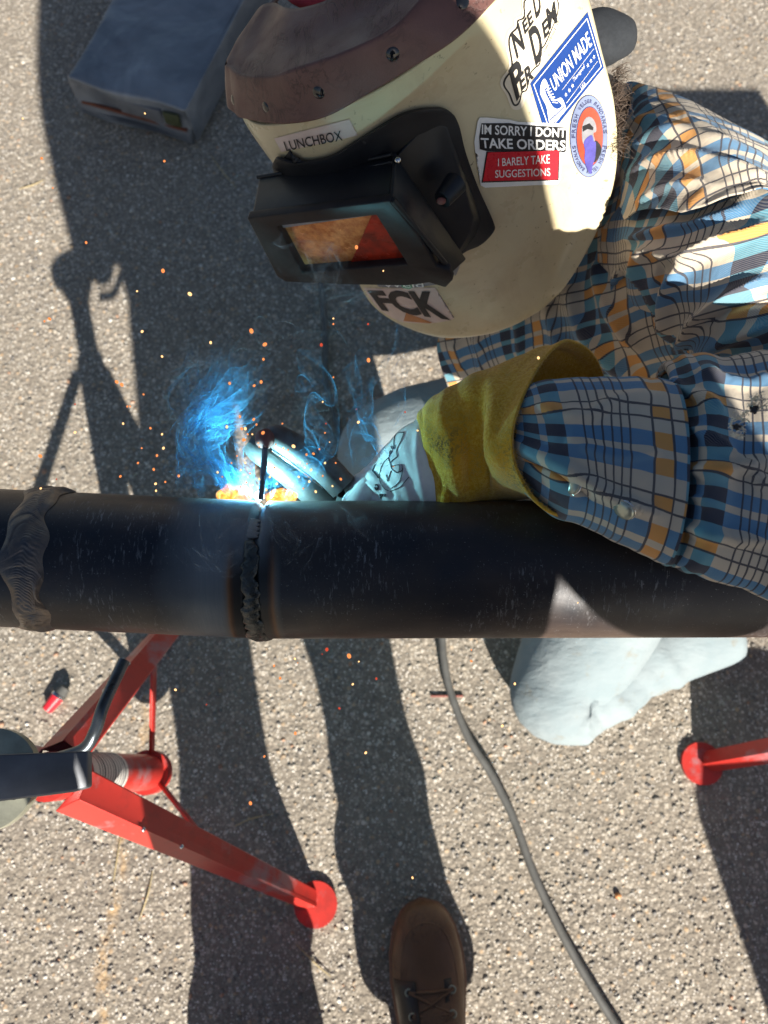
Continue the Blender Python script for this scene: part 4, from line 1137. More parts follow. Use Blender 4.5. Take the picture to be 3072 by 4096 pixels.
yoke_net = [
 [(1335,330,.80),(1338,230,.79),(1352,178,.775),(1400,183,.745),(1470,205,.725),(1560,250,.71),(1650,298,.705),(1760,360,.71)],
 [(1338,370,.78),(1345,270,.765),(1375,225,.74),(1425,228,.715),(1490,250,.69),(1570,290,.675),(1655,340,.67),(1760,400,.68)],
 [(1340,420,.765),(1350,330,.74),(1390,290,.71),(1440,295,.685),(1505,310,.665),(1580,335,.65),(1660,372,.645),(1765,430,.655)],
 [(1342,450,.755),(1362,400,.73),(1400,370,.70),(1450,370,.675),(1515,370,.655),(1590,380,.64),(1665,400,.635),(1770,455,.645)],
 [(1346,475,.75),(1380,455,.72),(1425,450,.69),(1470,458,.665),(1525,440,.645),(1595,418,.632),(1665,412,.627),(1770,470,.64)]]
yoke_folds = [([(1352,330),(1420,290),(1500,290),(1600,340)], 14, .007), ([(1350,390),(1420,340),(1520,340),(1600,370),(1659,395)], 12, .007), ([(1345,300),(1385,260),(1470,262)], 10, .005), ([(1370,440),(1440,400),(1540,395)], 9, .005), ([(1450,240),(1560,300),(1659,350)], 9, .004)]
cloth('yoke', yoke_net, 80, 130, yoke_folds, M['plaid'], shirt, rot=.05, off=(.012, .065), seed=5)
sleeve_net = [
 [(1340,400,.815),(1362,395,.79),(1425,405,.735),(1470,405,.71),(1530,385,.685),(1600,368,.672),(1665,362,.668),(1770,430,.675)],
 [(1338,440,.79),(1360,440,.765),(1425,462,.71),(1470,470,.685),(1530,452,.66),(1600,432,.645),(1665,425,.64),(1770,490,.65)],
 [(1300,500,.81),(1345,500,.765),(1410,520,.705),(1470,530,.675),(1540,530,.65),(1610,530,.638),(1680,535,.635),(1790,590,.645)],
 [(1290,570,.83),(1335,575,.785),(1395,590,.72),(1460,600,.68),(1540,610,.65),(1620,615,.637),(1700,620,.635),(1810,680,.65)],
 [(1300,640,.85),(1350,650,.80),(1400,665,.735),(1465,675,.69),(1545,685,.655),(1630,695,.64),(1715,700,.64),(1830,760,.655)],
 [(1330,710,.87),(1375,720,.82),(1420,730,.755),(1480,740,.70),(1555,745,.665),(1640,750,.65),(1730,755,.65),(1850,820,.665)],
 [(1370,770,.88),(1410,780,.84),(1450,785,.775),(1500,785,.72),(1570,785,.685),(1650,790,.665),(1740,800,.665),(1860,880,.68)],
 [(1400,810,.90),(1440,815,.86),(1475,815,.80),(1520,815,.75),(1590,815,.71),(1665,820,.69),(1750,840,.69),(1870,920,.70)]]
sleeve_folds = [([(1440,800),(1395,700),(1375,600),(1400,530)], 13, .012), ([(1450,790),(1440,700),(1450,620),(1500,560),(1600,500)], 13, .012), ([(1455,790),(1500,700),(1570,640),(1659,600)], 13, .012),
 ([(1460,800),(1540,745),(1659,700)], 12, .010), ([(1400,540),(1480,560),(1560,530),(1659,480)], 12, .010), ([(1350,520),(1420,500),(1500,485),(1600,450)], 9, .006), ([(1330,580),(1350,680),(1420,780)], 10, .008), ([(1480,800),(1570,775),(1680,760)], 9, .007), ([(1520,700),(1600,660),(1700,650)], 8, -.006), ([(1430,740),(1415,640),(1430,570)], 7, -.006)]
cloth('sleeve', sleeve_net, 130, 130, sleeve_folds, M['plaid'], shirt, rot=-.72, off=(.02, .01), seed=8)

leg_mesh('shirt_back', [pel+[-.01,.01,.02], (.31,.665,.40), (.22,.69,.56), (.14,.68,.67)], [.125,.12,.115,.06], shirt, .003, 31, M['plaid'])
leg_mesh('upper_sleeve', [np.array(sh_l)+[-.06,.03,.0], sh_l, (np.array(sh_l)+el)/2+[.02,.01,-.01], np.array(el)+[.0,.02,-.01], np.array(el)+[-.05,-.06,.02]], [.06,.072,.07,.066,.055], shirt, .004, 32, M['plaid'])
leg_mesh('upper_sleeve', [np.array(sh_r)+[.04,-.02,.0], sh_r, (.01,.80,.51), (.04,.84,.42), (.10,.79,.36), (.16,.74,.30)], [.05,.066,.06,.055,.05,.042], shirt, .003, 33, M['plaid'])
# forearm: rings around the arm (top, near, bottom, far)
def ring(top, bot, d, near, far, m=16, dt=0.0, db=0.0):
    """elliptical ring in 3d from its picture top/bottom, depth d, half-thickness near/far"""
    T = W(*top, d+dt); B = W(*bot, d+db); c = (T+B)/2; h = (T-B)/2
    ax = -VIEW; r = []
    for k in range(m):
        a = 2*math.pi*k/m; s = math.sin(a)
        r.append(c+h*math.cos(a)+ax*(near if s > 0 else far)*s)
    return r
fa = np.array([ring((1432,800),(1440,1212),.555,.033,.042,dt=.055), ring((1448,782),(1450,1220),.553,.035,.042,dt=.055), ring((1478,770),(1490,1232),.543,.042,.042,dt=.055), ring((1560,772),(1570,1258),.54,.037,.042,dt=.055), ring((1665,765),(1665,1292),.535,.038,.045,dt=.055), ring((1780,790),(1790,1340),.53,.05,.05,dt=.055), ring((1900,700),(1930,1300),.56,.06,.05,dt=.055)])
fa_folds = [([(1450,830),(1500,850),(1560,900)], 10, .006), ([(1455,1000),(1520,1020),(1659,1000)], 12, .006), ([(1455,900),(1550,960),(1659,1060)], 9, .005), ([(1460,1130),(1560,1160),(1659,1170)], 9, .006), ([(1500,800),(1600,830),(1659,820)], 10, .005), ([(1450,1060),(1540,1090)], 7, .004)]
cloth('sleeve', fa, 120, 140, fa_folds, M['plaid'], shirt, rot=1.62, off=(.0, .045), noise=.0016, seed=11, closed=True)
cf = np.array([ring((1105,862),(1105,1030),.605,.028,.03,dt=.0), ring((1160,832),(1190,1105),.585,.034,.034,dt=.008), ring((1230,823),(1260,1130),.573,.036,.036,dt=.015), ring((1320,820),(1330,1165),.562,.037,.038,dt=.024), ring((1400,822),(1405,1198),.556,.0385,.04,dt=.032), ring((1446,826),(1440,1216),.552,.0395,.041,dt=.037)])
cf_folds = [([(1115,960),(1180,985),(1260,1030),(1330,1075),(1420,1110)], 12, .006), ([(1150,880),(1260,900),(1330,870),(1430,860)], 13, .004), ([(1250,960),(1330,985),(1430,975)], 10, .003), ([(1120,990),(1200,1020),(1280,1080)], 5, -.003)]
cuff, cg = cloth('cuff', cf, 110, 150, cf_folds, M['plaid'], shirt, rot=1.57, off=(.0, .008), noise=.0006, seed=14, closed=True, th=.0022)
CBV = BVHTree.FromPolygons([Vector(p) for p in cg.reshape(-1, 3)], gfaces(110, 150, True))
# snap placket strip and snaps
for u, v in ((1240,1046),(1350,1100)):
    dome('snap', CBV, u, v, .0078, M['snap'], shirt, .34, M['chrome'])
def seam(bv, pts, parent, h=.0006, name='stitching', dash=7, r=.00035):
    q = cr(np.array(pts, float), np.linspace(0, 1, 200)); L = np.concatenate([[0], np.cumsum(np.hypot(*np.diff(q, axis=0).T))]); tv, tf = [], []
    t = 0
    while t < L[-1]-dash:
        a = [np.interp(t, L, q[:, 0]), np.interp(t, L, q[:, 1])]; b = [np.interp(t+dash*.62, L, q[:, 0]), np.interp(t+dash*.62, L, q[:, 1])]
        p0, p1 = hit(bv, *a, h), hit(bv, *b, h)
        x, f = tube_vf([p0, p1], r, 5, 2); o_ = len(tv); tv += list(x); tf += [tuple(k+o_ for k in g_) for g_ in f]; t += dash
    o = mk(name, tv, tf, M['sticker_cream'], parent); o['kind'] = 'stuff'; return o
seam(CBV, [(1420,832),(1428,950),(1432,1080),(1425,1195)], shirt)
seam(CBV, [(1195,1075),(1280,1095),(1380,1150),(1430,1190)], shirt)
seam(CBV, [(1130,870),(1120,950),(1135,1020)], shirt)

# torn elbow with frayed white threads
tv, tf = [], []
FBV = CBV
tear = [(1578,918),(1590,905),(1600,925),(1612,890),(1625,872),(1640,880),(1610,905),(1595,935),(1635,862),(1650,875)]
for i in range(110):
    u0, v0 = random.choice(tear); u0 += random.gauss(0, 5); v0 += random.gauss(0, 5)
    L = random.uniform(4, 13); a = random.choice((-.5, 2.6, 1.1))+random.gauss(0, .35); dz = random.uniform(.0, .004)
    p = W(u0, v0, .4885); q = W(u0+L*math.cos(a), v0+L*math.sin(a), .4885-dz)
    mid = (p+q)/2+np.array([random.gauss(0, .001), random.gauss(0, .001), .001])
    x, f = tube_vf([p, mid, q], [.0004, .0003, .0002], 3, 5); o_ = len(tv); tv += list(x); tf += [tuple(k+o_ for k in g_) for g_ in f]
tr_ = mk('frayed_threads', tv, tf, M['sticker_cream'], shirt); tr_['kind'] = 'stuff'
blob('tear', W(1590,922,.489), (.0035,.0022,.0014), M['sticker_black'], shirt, 8, noise=.3); blob('tear', W(1628,882,.489), (.0030,.0038,.0014), M['sticker_black'], shirt, 8, noise=.3)

# hair at the back of the head below the rim: many fine strands
tv, tf = [], []
for i in range(260):
    v0 = random.uniform(150, 330); u0 = 1330+random.uniform(-12, 6)
    p = W(u0, v0, .70+random.uniform(0, .03)); L = random.uniform(12, 42); a = random.gauss(-.1, .7)
    q = W(u0+L*math.cos(a), v0+L*math.sin(a), .705); mid = (p+q)/2+np.array([random.gauss(0, .003), random.gauss(0, .003), random.gauss(.002, .003)])
    x, f = tube_vf([p, mid, q], [.00028, .00022, .0001], 3, 6); o_ = len(tv); tv += list(x); tf += [tuple(k+o_ for k in g_) for g_ in f]
ho = mk('hair', tv, tf, M['hair'], welder); ho['kind'] = 'stuff'
blob('hair_mass', W(1292, 250, .78), (.030,.04,.035), M['hair_dark'], welder, 14, noise=.06)  # hair lump with the gap's shade put into its dark colour

# =================================================================== GLOVE
glove = empty('glove', W(1000, 1000, .64)); glove.parent = welder; glove.location = Vector(W(1000, 1000, .64))-welder.location
m16 = 16
g4p = [(1230,738,.625),(1190,765,.61),(1160,800,.595),(1135,850,.58),(1112,925,.568),(1112,985,.570),(1130,1035,.571),(1160,1078,.570),(1205,1106,.572),(1240,1098,.60),(1262,1060,.65),(1285,1010,.665),(1300,950,.67),(1308,890,.67),(1305,820,.66),(1278,762,.642)]
g4 = [W(*p) for p in g4p]
g3 = [W(*p) for p in [(1140,768,.632),(1110,800,.612),(1085,850,.595),(1068,905,.585),(1060,955,.583),(1062,995,.588),(1078,1025,.598),(1105,1050,.612),(1150,1072,.63),(1180,1070,.65),(1200,1050,.66),(1215,1000,.675),(1220,940,.68),(1220,880,.675),(1205,815,.665),(1180,775,.648)]]
gl = np.array([ring((905,903),(940,1125),.652,.027,.032,db=.010), ring((922,878),(955,1130),.647,.031,.034,db=.012), ring((960,850),(985,1120),.638,.035,.036,db=.020), ring((1040,808),(1050,1085),.625,.036,.038,db=.030), g3, g4])
gfolds = [([(925,960),(950,1040),(985,1080)], 16, -.003), ([(1000,870),(1010,960),(1020,1060)], 18, -.004), ([(960,880),(975,980),(1000,1080)], 14, .003), ([(1080,820),(1060,920),(1070,1010)], 14, .003)]
gc_, gg = cloth('glove_cuff', gl, 120, 120, gfolds, M['suede'], glove, noise=.0012, seed=2, closed=True, th=.0026)
# fuzzy rim
tv, tf = [], []
rim = gg[-1]; rc = rim.mean(0)
for i in range(900):
    k = random.random()*len(rim); a = rim[int(k)]; b = rim[(int(k)+1) % len(rim)]; p = a+(b-a)*(k % 1)+np.random.default_rng(i).normal(0, .0009, 3)
    d = np.random.default_rng(i+5000).normal(0, 1, 3); d /= np.linalg.norm(d); q = p+d*random.uniform(.0008, .0026)
    x, f = tube_vf([p, q], [.00022, .0001], 3, 2); o_ = len(tv); tv += list(x); tf += [tuple(k2+o_ for k2 in g_) for g_ in f]
fz = mk('suede_fuzz', tv, tf, M['suede'], glove); fz['kind'] = 'stuff'
# white hand: palm loft
ph = np.array([ring((925,885),(960,1140),.656,.026,.028), ring((900,905),(935,1130),.658,.030,.030), ring((868,925),(905,1135),.663,.031,.030), ring((838,955),(870,1140),.668,.030,.028), ring((812,985),(835,1150),.674,.027,.026), ring((788,1010),(808,1155),.678,.024,.024), ring((768,1026),(785,1150),.681,.020,.020), ring((750,1044),(762,1140),.684,.016,.016), ring((741,1062),(748,1125),.686,.008,.008)])
pf = [([(742,1050),(765,1062),(800,1085)], 5, .0022), ([(765,1035),(790,1052),(830,1085)], 4, -.0018),  ([(905,920),(900,980),(915,1060)], 8, .0015), ([(800,1010),(835,1050),(850,1080)], 6, -.003), ([(785,1040),(815,1060)], 5, .0025)]
palm, pg = cloth('glove_hand', ph, 90, 90, pf, M['glove_white'], glove, noise=.0008, seed=6, closed=True, th=.0016)
PBV = BVHTree.FromPolygons([Vector(p) for p in pg.reshape(-1, 3)], gfaces(90, 90, True))
# fingers curled round the holder handle
h0 = W(745, 1065, .683); hd = W(590, 945, .668)-h0; hd /= np.linalg.norm(hd)
def finger(base, s, L, r):
    # curl round the handle axis
    ax = -hd; u_ = np.array([0, 0, 1.])-ax*ax[2]; u_ /= np.linalg.norm(u_); w_ = np.cross(ax, u_)
    c = base; R = .024; pts = []
    for a in np.linspace(60, 60-L, 6):
        pts.append(c+R*(math.cos(math.radians(a))*u_+math.sin(math.radians(a))*w_)*np.array([1, 1, 1]))
    tube('finger', pts, [r, r, r*.95, r*.9, r*.6], M['glove_white'], glove, seg=14)
for i, (L, r) in enumerate(((215, .0125), (235, .013), (225, .0125), (195, .0115))):
    finger(h0-hd*(.012+.022*i), i, L, r)
tube('thumb', [W(815,1085,.676), W(788,1078,.668), W(765,1080,.668), W(748,1094,.674)], [.011,.011,.010,.006], M['glove_white'], glove, seg=14, n=24)
# drawing and letters on the glove back (thin raised ink lines)
def ink(pts, w=.00032):
    q = cr(np.array(pts, float), np.linspace(0, 1, 24)) if len(pts) > 2 else np.linspace(pts[0], pts[1], 6)
    P_ = [hit(PBV, a, b, .0004) for a, b in q]
    v_, f_ = tube_vf(P_, w, 5, len(P_)); return v_, f_
z2 = lambda x, y: (675+x*.2278, 675+y*.2278)
lines = [[(870,1140),(800,1150),(775,1210),(770,1290)],[(870,1140),(840,1220),(805,1290),(800,1340),(808,1365)],[(808,1365),(770,1395),(740,1425)],[(730,1370),(735,1320),(755,1315),(740,1345)],[(745,1270),(760,1300)],[(785,1260),(775,1300)],
 [(725,1375),(680,1420),(645,1500),(640,1600),(680,1670),(720,1690)],[(720,1375),(745,1450),(760,1490),(810,1520),(825,1480),(820,1445),(750,1460)],[(750,1500),(725,1560),(715,1600),(700,1540)],[(850,1440),(850,1520),(820,1610),(745,1670)],[(915,1560),(880,1600),(830,1655),(735,1700)],[(860,1480),(840,1505),(815,1510)]]
tv, tf = [], []
for l_ in lines:
    x, f = ink([z2(*p) for p in l_]); o_ = len(tv); tv += list(x); tf += [tuple(k2+o_ for k2 in g_) for g_ in f]
for l_ in ([(570,1500),(625,1570)],[(570,1500),(600,1440)],[(595,1640),(610,1635),(625,1660),(605,1680),(592,1660)],[(645,1720),(650,1760)],[(640,1725),(665,1730),(650,1748)],[(690,1720),(685,1745)]):
    x, f = ink([z2(*p) for p in l_], .0007); o_ = len(tv); tv += list(x); tf += [tuple(k2+o_ for k2 in g_) for g_ in f]
tag(mk('glove_emblem', tv, tf, M['glove_mark'], glove), 'thin black line drawing and letters')

# =================================================================== ELECTRODE HOLDER
holder = empty('electrode_holder', h0, 'grey metal electrode holder with a red fibre tip gripped in the white glove', 'electrode holder')
tube('upper_jaw', [W(742,1052,.676), W(700,1010,.672), W(650,975,.668), W(600,945,.664), W(575,938,.663)], [.013,.0135,.0125,.011,.008], M['copper'], holder, seg=20)
tube('lower_jaw', [W(720,1098,.69), W(670,1062,.688), W(610,1012,.684), W(560,975,.680), W(535,957,.678)], [.011,.0115,.0115,.0105,.008], M['copper'], holder, seg=20)
blob('insulated_tip', W(573,948,.656), (.0088,.0088,.0085), M['insul'], holder, 14, noise=.04)
tube('jaw_spring', [W(700,1050,.674), W(640,1005,.670), W(590,970,.668)], .0028, M['chrome'], holder, seg=12)
tube('handle', [W(735,1062,.684), W(800,1110,.70), W(860,1150,.72)], .0155, M['black_rubber'], holder, seg=20)
tube('tail_cable', [W(860,1150,.72), W(950,1180,.76), W(1100,1130,.9), W(1250,1100,1.1)], .008, M['black_rubber'], holder, seg=12)
tag(tube('welding_rod', [W(573,965,.655), W(569,1020,.645), W(563,1079,.640)], [.0026,.0026,.0022], M['electrode'], None, seg=14),
    'short dark flux-coated rod burning down into the pipe joint', 'welding rod')

# arc: small glowing ball in the groove; it is a real light source
pa = W(560, 1071, .648)
arc = blob('welding_arc', pa, (.0042,.0042,.0042), M['arc'], None, 10)
tag(arc, 'tiny blinding blue-white arc where the rod meets the joint', 'arc')
al = bpy.data.lights.new('arc_light', 'POINT'); al.energy = .52; al.color = (.30, .86, 1.0); al.shadow_soft_size = .004
ao = bpy.data.objects.new('arc_light', al); COL.objects.link(ao); ao.parent = arc; ao.location = Vector(W(562, 1064, .660))
for c, r, sd in ((W(507,1070,.660), (.0150,.010,.0100), 3), (W(608,1076,.660), (.0145,.009,.0080), 8)):
    tag(blob('flame', c, r, M['flame'], None, 22, noise=.10, seed=sd),
        'orange glow of molten spatter left of the rod behind the pipe' if sd == 3 else 'orange glow of molten spatter right of the rod behind the pipe', 'flame')

# =================================================================== CABLE, BOX, SMALL THINGS
cab = [G(690,560,.012), G(697,650,.012), G(703,740,.012), G(708,840,.012), G(760,1000,.012), G(880,1200,.012), G(945,1330,.012), G(958,1420,.012), G(972,1490,.012), G(1010,1590,.012), G(1060,1670,.012), G(1110,1770,.012), G(1150,1880,.012), G(1200,1990,.012), G(1260,2100,.012), G(1340,2230,.012), G(1420,2360,.012)]
tag(tube('welding_cable', cab, .0066, M['black_rubber'], None, seg=16, n=260), 'grey rubber welding cable snaking over the asphalt under the pipe', 'cable')

# silver wrapped box
A_ = G(139,162,.105); B_ = G(397,232,.105); e1 = (B_-A_)*1.0; wdt = np.linalg.norm(e1); e1 /= wdt; e2 = np.array([-e1[1], e1[0], 0]); Lb = .42
box = empty('silver_case', (A_+B_)/2*[1, 1, 0], 'silver foil-covered case with a rust stripe and small label behind the welder', 'case')
def rbox(name, o, ax, ay, az, mat, parent, seg, puff, seed):
    """puffy box from corner o along ax,ay,az vectors"""
    me = bmesh.new(); rg = np.random.default_rng(seed); ph = rg.random(8)*6.28
    bmesh.ops.create_cube(me, size=1.0); bmesh.ops.subdivide_edges(me, edges=me.edges, cuts=seg, use_grid_fill=True)
    vs = []
    for v in me.verts:
        x, y, z = v.co.x+.5, v.co.y+.5, v.co.z+.5
        k = puff*(math.sin(math.pi*x)*math.sin(math.pi*y))**.5 if min(x, y) > 0 and max(x, y) < 1 else 0
        w = .05*puff*(math.sin(11*x+5*math.sin(6*y+ph[0])+ph[1])+math.sin(13*y+4*math.sin(7*x+ph[2])+ph[3]))
        zz = z + ((k+w*min(1, 9*min(x, 1-x, y, 1-y)))/np.linalg.norm(az) if z > .5 else 0)*max(0, (z-.5)*2)
        sx = .012*math.sin(9*z+7*y+ph[4])*(1 if x in (0., 1.) else 0)
        vs.append(np.array(o)+ax*(x+sx)+ay*(y+.010*math.sin(8*x+6*z+ph[5])*(1 if y in (0., 1.) else 0))+az*zz)
    fs = [tuple(v.index for v in f.verts) for f in me.faces]; me.free()
    return mk(name, vs, fs, mat, parent)
sb = rbox('main_body', A_-[0, 0, .103], e1*wdt, e2*Lb, np.array([0, 0, .096]), M['foil'], box, 18, .006, 4); bev(sb, .006, 3, 50)
fr = -e2
def strip(name, x0, x1, z0, z1, mat, t=.004):
    p = [A_*[1, 1, 0]+e1*x0*wdt+fr*t+[0, 0, z0], A_*[1, 1, 0]+e1*x1*wdt+fr*t+[0, 0, z0], A_*[1, 1, 0]+e1*x1*wdt+fr*t+[0, 0, z1], A_*[1, 1, 0]+e1*x0*wdt+fr*t+[0, 0, z1]]
    return prism(name, p, -fr*.006, mat, box, .0006)
strip('rust_stripe', .06, .97, .040, .0465, M['tan_stripe'])
strip('printed_label', .42, .78, .048, .080, M['print_grey'], .0045); strip('olive_square', .80, .93, .050, .080, M['olive'], .005)
for q in (.30, .62): strip('zip_seam', .03, .98, .010+.02*q, .0115+.02*q, M['grey_steel'], .0045)
prism('edge_fold', [B_*[1,1,0]+e1*.003+[0,0,.10], B_*[1,1,0]+e1*.012+[0,0,.02], B_*[1,1,0]+e1*.012+e2*Lb+[0,0,.02], B_*[1,1,0]+e1*.003+e2*Lb+[0,0,.10]], -e1*.004, M['foil'], box, .001)

# small items on the ground
def plug(u, v, az, label):
    p = G(u, v, .012); d = np.array([math.cos(az), math.sin(az), 0])
    o = empty('cable_plug', p*[1, 1, 0], label, 'plug')
    tube('grip', [p-d*.024, p+d*.006], [.009, .012], M['sticker_red'], o, seg=14)
    tube('rubber_nose', [p+d*.006, p+d*.022], [.0125, .009], M['black_rubber'], o, seg=14)
    tube('collar', [p+d*.003, p+d*.008], .0132, M['chrome'], o, seg=14, n=2)
plug(122, 1508, .95, 'red plug with a black rubber nose half hidden by the stand leg')
p = G(930,1503,.003); q = G(1000,1503,.003)
r0 = tube('rod_stub', [p, q], .0022, M['insul'], None, seg=10); tag(r0, 'short rust-brown rod stub lying under the cable', 'rod stub')
for (a, b, c_), lb_ in zip(((( 505,1785),(545,1768),(590,1758)), ((245,1905),(252,1860),(262,1800)), ((640,2040),(680,2080),(715,2110)), ((40,408),(70,400),(95,388)), ((455,335),(480,370),(510,405)), ((300,1990),(320,1930),(330,1880))),
    ('pale dry straw lying in the shadow above the stand foot', 'thin straw blade on sunlit asphalt below the red stand', 'dark twig near the lower shadow of the left leg', 'curved dry straw on the sunlit strip at upper left', 'crumpled straw in shade below the silver case', 'faint straw along the asphalt crack')):
    tag(tube('straw', [G(*a,.003), G(*b,.005), G(*c_,.003)], [.0006,.0014,.0006], M['straw'], None, seg=6), lb_, 'straw', 'dry straws on the asphalt')
PEB = [((1335,1935),.0055,'sticker_orange','orange pebble in the sun right of the cable'), ((905,2155),.005,'sticker_cream','cream pebble'), ((1290,2010),.0045,'straw','tan pebble')]
for (u, v), r, mt, lb_ in ((PEB[0],) ):
    tag(blob('pebble', G(u, v, r*.6), (r, r*.85, r*.7), M[mt], None, 8, noise=.08), lb_, 'pebble')

# unseen block added outside the right edge, shaped so its shadow falls into the picture
cs = empty('shadow_block', (1.15, -.95, 0), 'unseen dark block added off the right edge to throw the dark shadow there', 'shadow block')
prism('main_body', [(.86,-1.25,.02),(1.5,-1.25,.02),(1.5,-.60,.02),(.78,-.48,.02),(.735,-.75,.02)], np.array([-.035, 0, .42]), M['case'], cs, .03)
prism('block_top', [(.83,-1.22,.443),(1.46,-1.22,.443),(1.46,-.66,.443),(.78,-.56,.443)], np.array([0, 0, .03]), M['case'], cs, .01)

# =================================================================== PHOTOGRAPHER (boot in view, body throws the big shadow)
ph_ = empty('person', (.02, -.48, 0), 'photographer standing at the bottom edge, only one dark brown laced boot showing', 'person')
J = [(.05,-.47,.90),(.07,-.46,1.12),(.085,-.43,1.38),(.09,-.39,1.51),(.09,-.35,1.62),(.09,-.34,1.72),
     (.26,-.42,1.44),(.375,-.39,1.13),(.12,-.10,1.37),(-.09,-.43,1.44),(-.20,-.41,1.14),(-.20,-.37,.80),
     (.125,-.46,.84),(.125,-.44,.48),(.095,-.50,.10),(-.03,-.47,.84),(-.105,-.50,.48),(-.125,-.60,.10)]
Ed = [(0,1),(1,2),(2,3),(3,4),(4,5),(2,6),(6,7),(7,8),(2,9),(9,10),(10,11),(0,12),(12,13),(13,14),(0,15),(15,16),(16,17)]
Rd = [(.13,.11),(.13,.10),(.14,.10),.055,.085,.085,.062,.048,.03,.062,.048,.03,.085,.068,.05,.085,.068,.05]
skinned('body', J, Ed, Rd, M['skin'], ph_)
leg_mesh('trouser_leg', [(.11,-.46,.90),(.125,-.455,.70),(.125,-.44,.47),(.115,-.46,.28),(.10,-.49,.12)], [.10,.092,.074,.068,.078], ph_, .003, 21, M['jeans_blue'], ((.97, 1., .022, .05), (.86, 3., .020, .035), (.76, 5., .014, .04), (.55, 2., .012, .05)))
leg_mesh('trouser_leg', [(-.02,-.47,.90),(-.06,-.48,.70),(-.105,-.50,.47),(-.12,-.54,.28),(-.13,-.58,.12)], [.10,.092,.076,.074,.090], ph_, .003, 22, M['jeans_blue'], ((.97, 2., .020, .05), (.85, 0., .022, .04), (.72, 4., .014, .04)))
leg_mesh('jacket', [(.055,-.47,.84),(.06,-.46,.98),(.07,-.45,1.10),(.08,-.44,1.22),(.085,-.43,1.38),(.09,-.41,1.54)], [.175,.20,.212,.222,.225,.115], ph_, .004, 23, M['jacket'])
leg_mesh('jacket_sleeve', [(.18,-.42,1.47),(.27,-.41,1.40),(.345,-.40,1.20),(.388,-.39,1.085),(.29,-.27,1.20),(.15,-.12,1.35)], [.085,.095,.088,.060,.05,.042], ph_, .003, 24, M['jacket'])
leg_mesh('jacket_sleeve', [(-.04,-.43,1.47),(-.12,-.42,1.36),(-.19,-.41,1.16),(-.21,-.39,1.02),(-.21,-.37,.86)], [.085,.072,.060,.05,.042], ph_, .003, 25, M['jacket'])

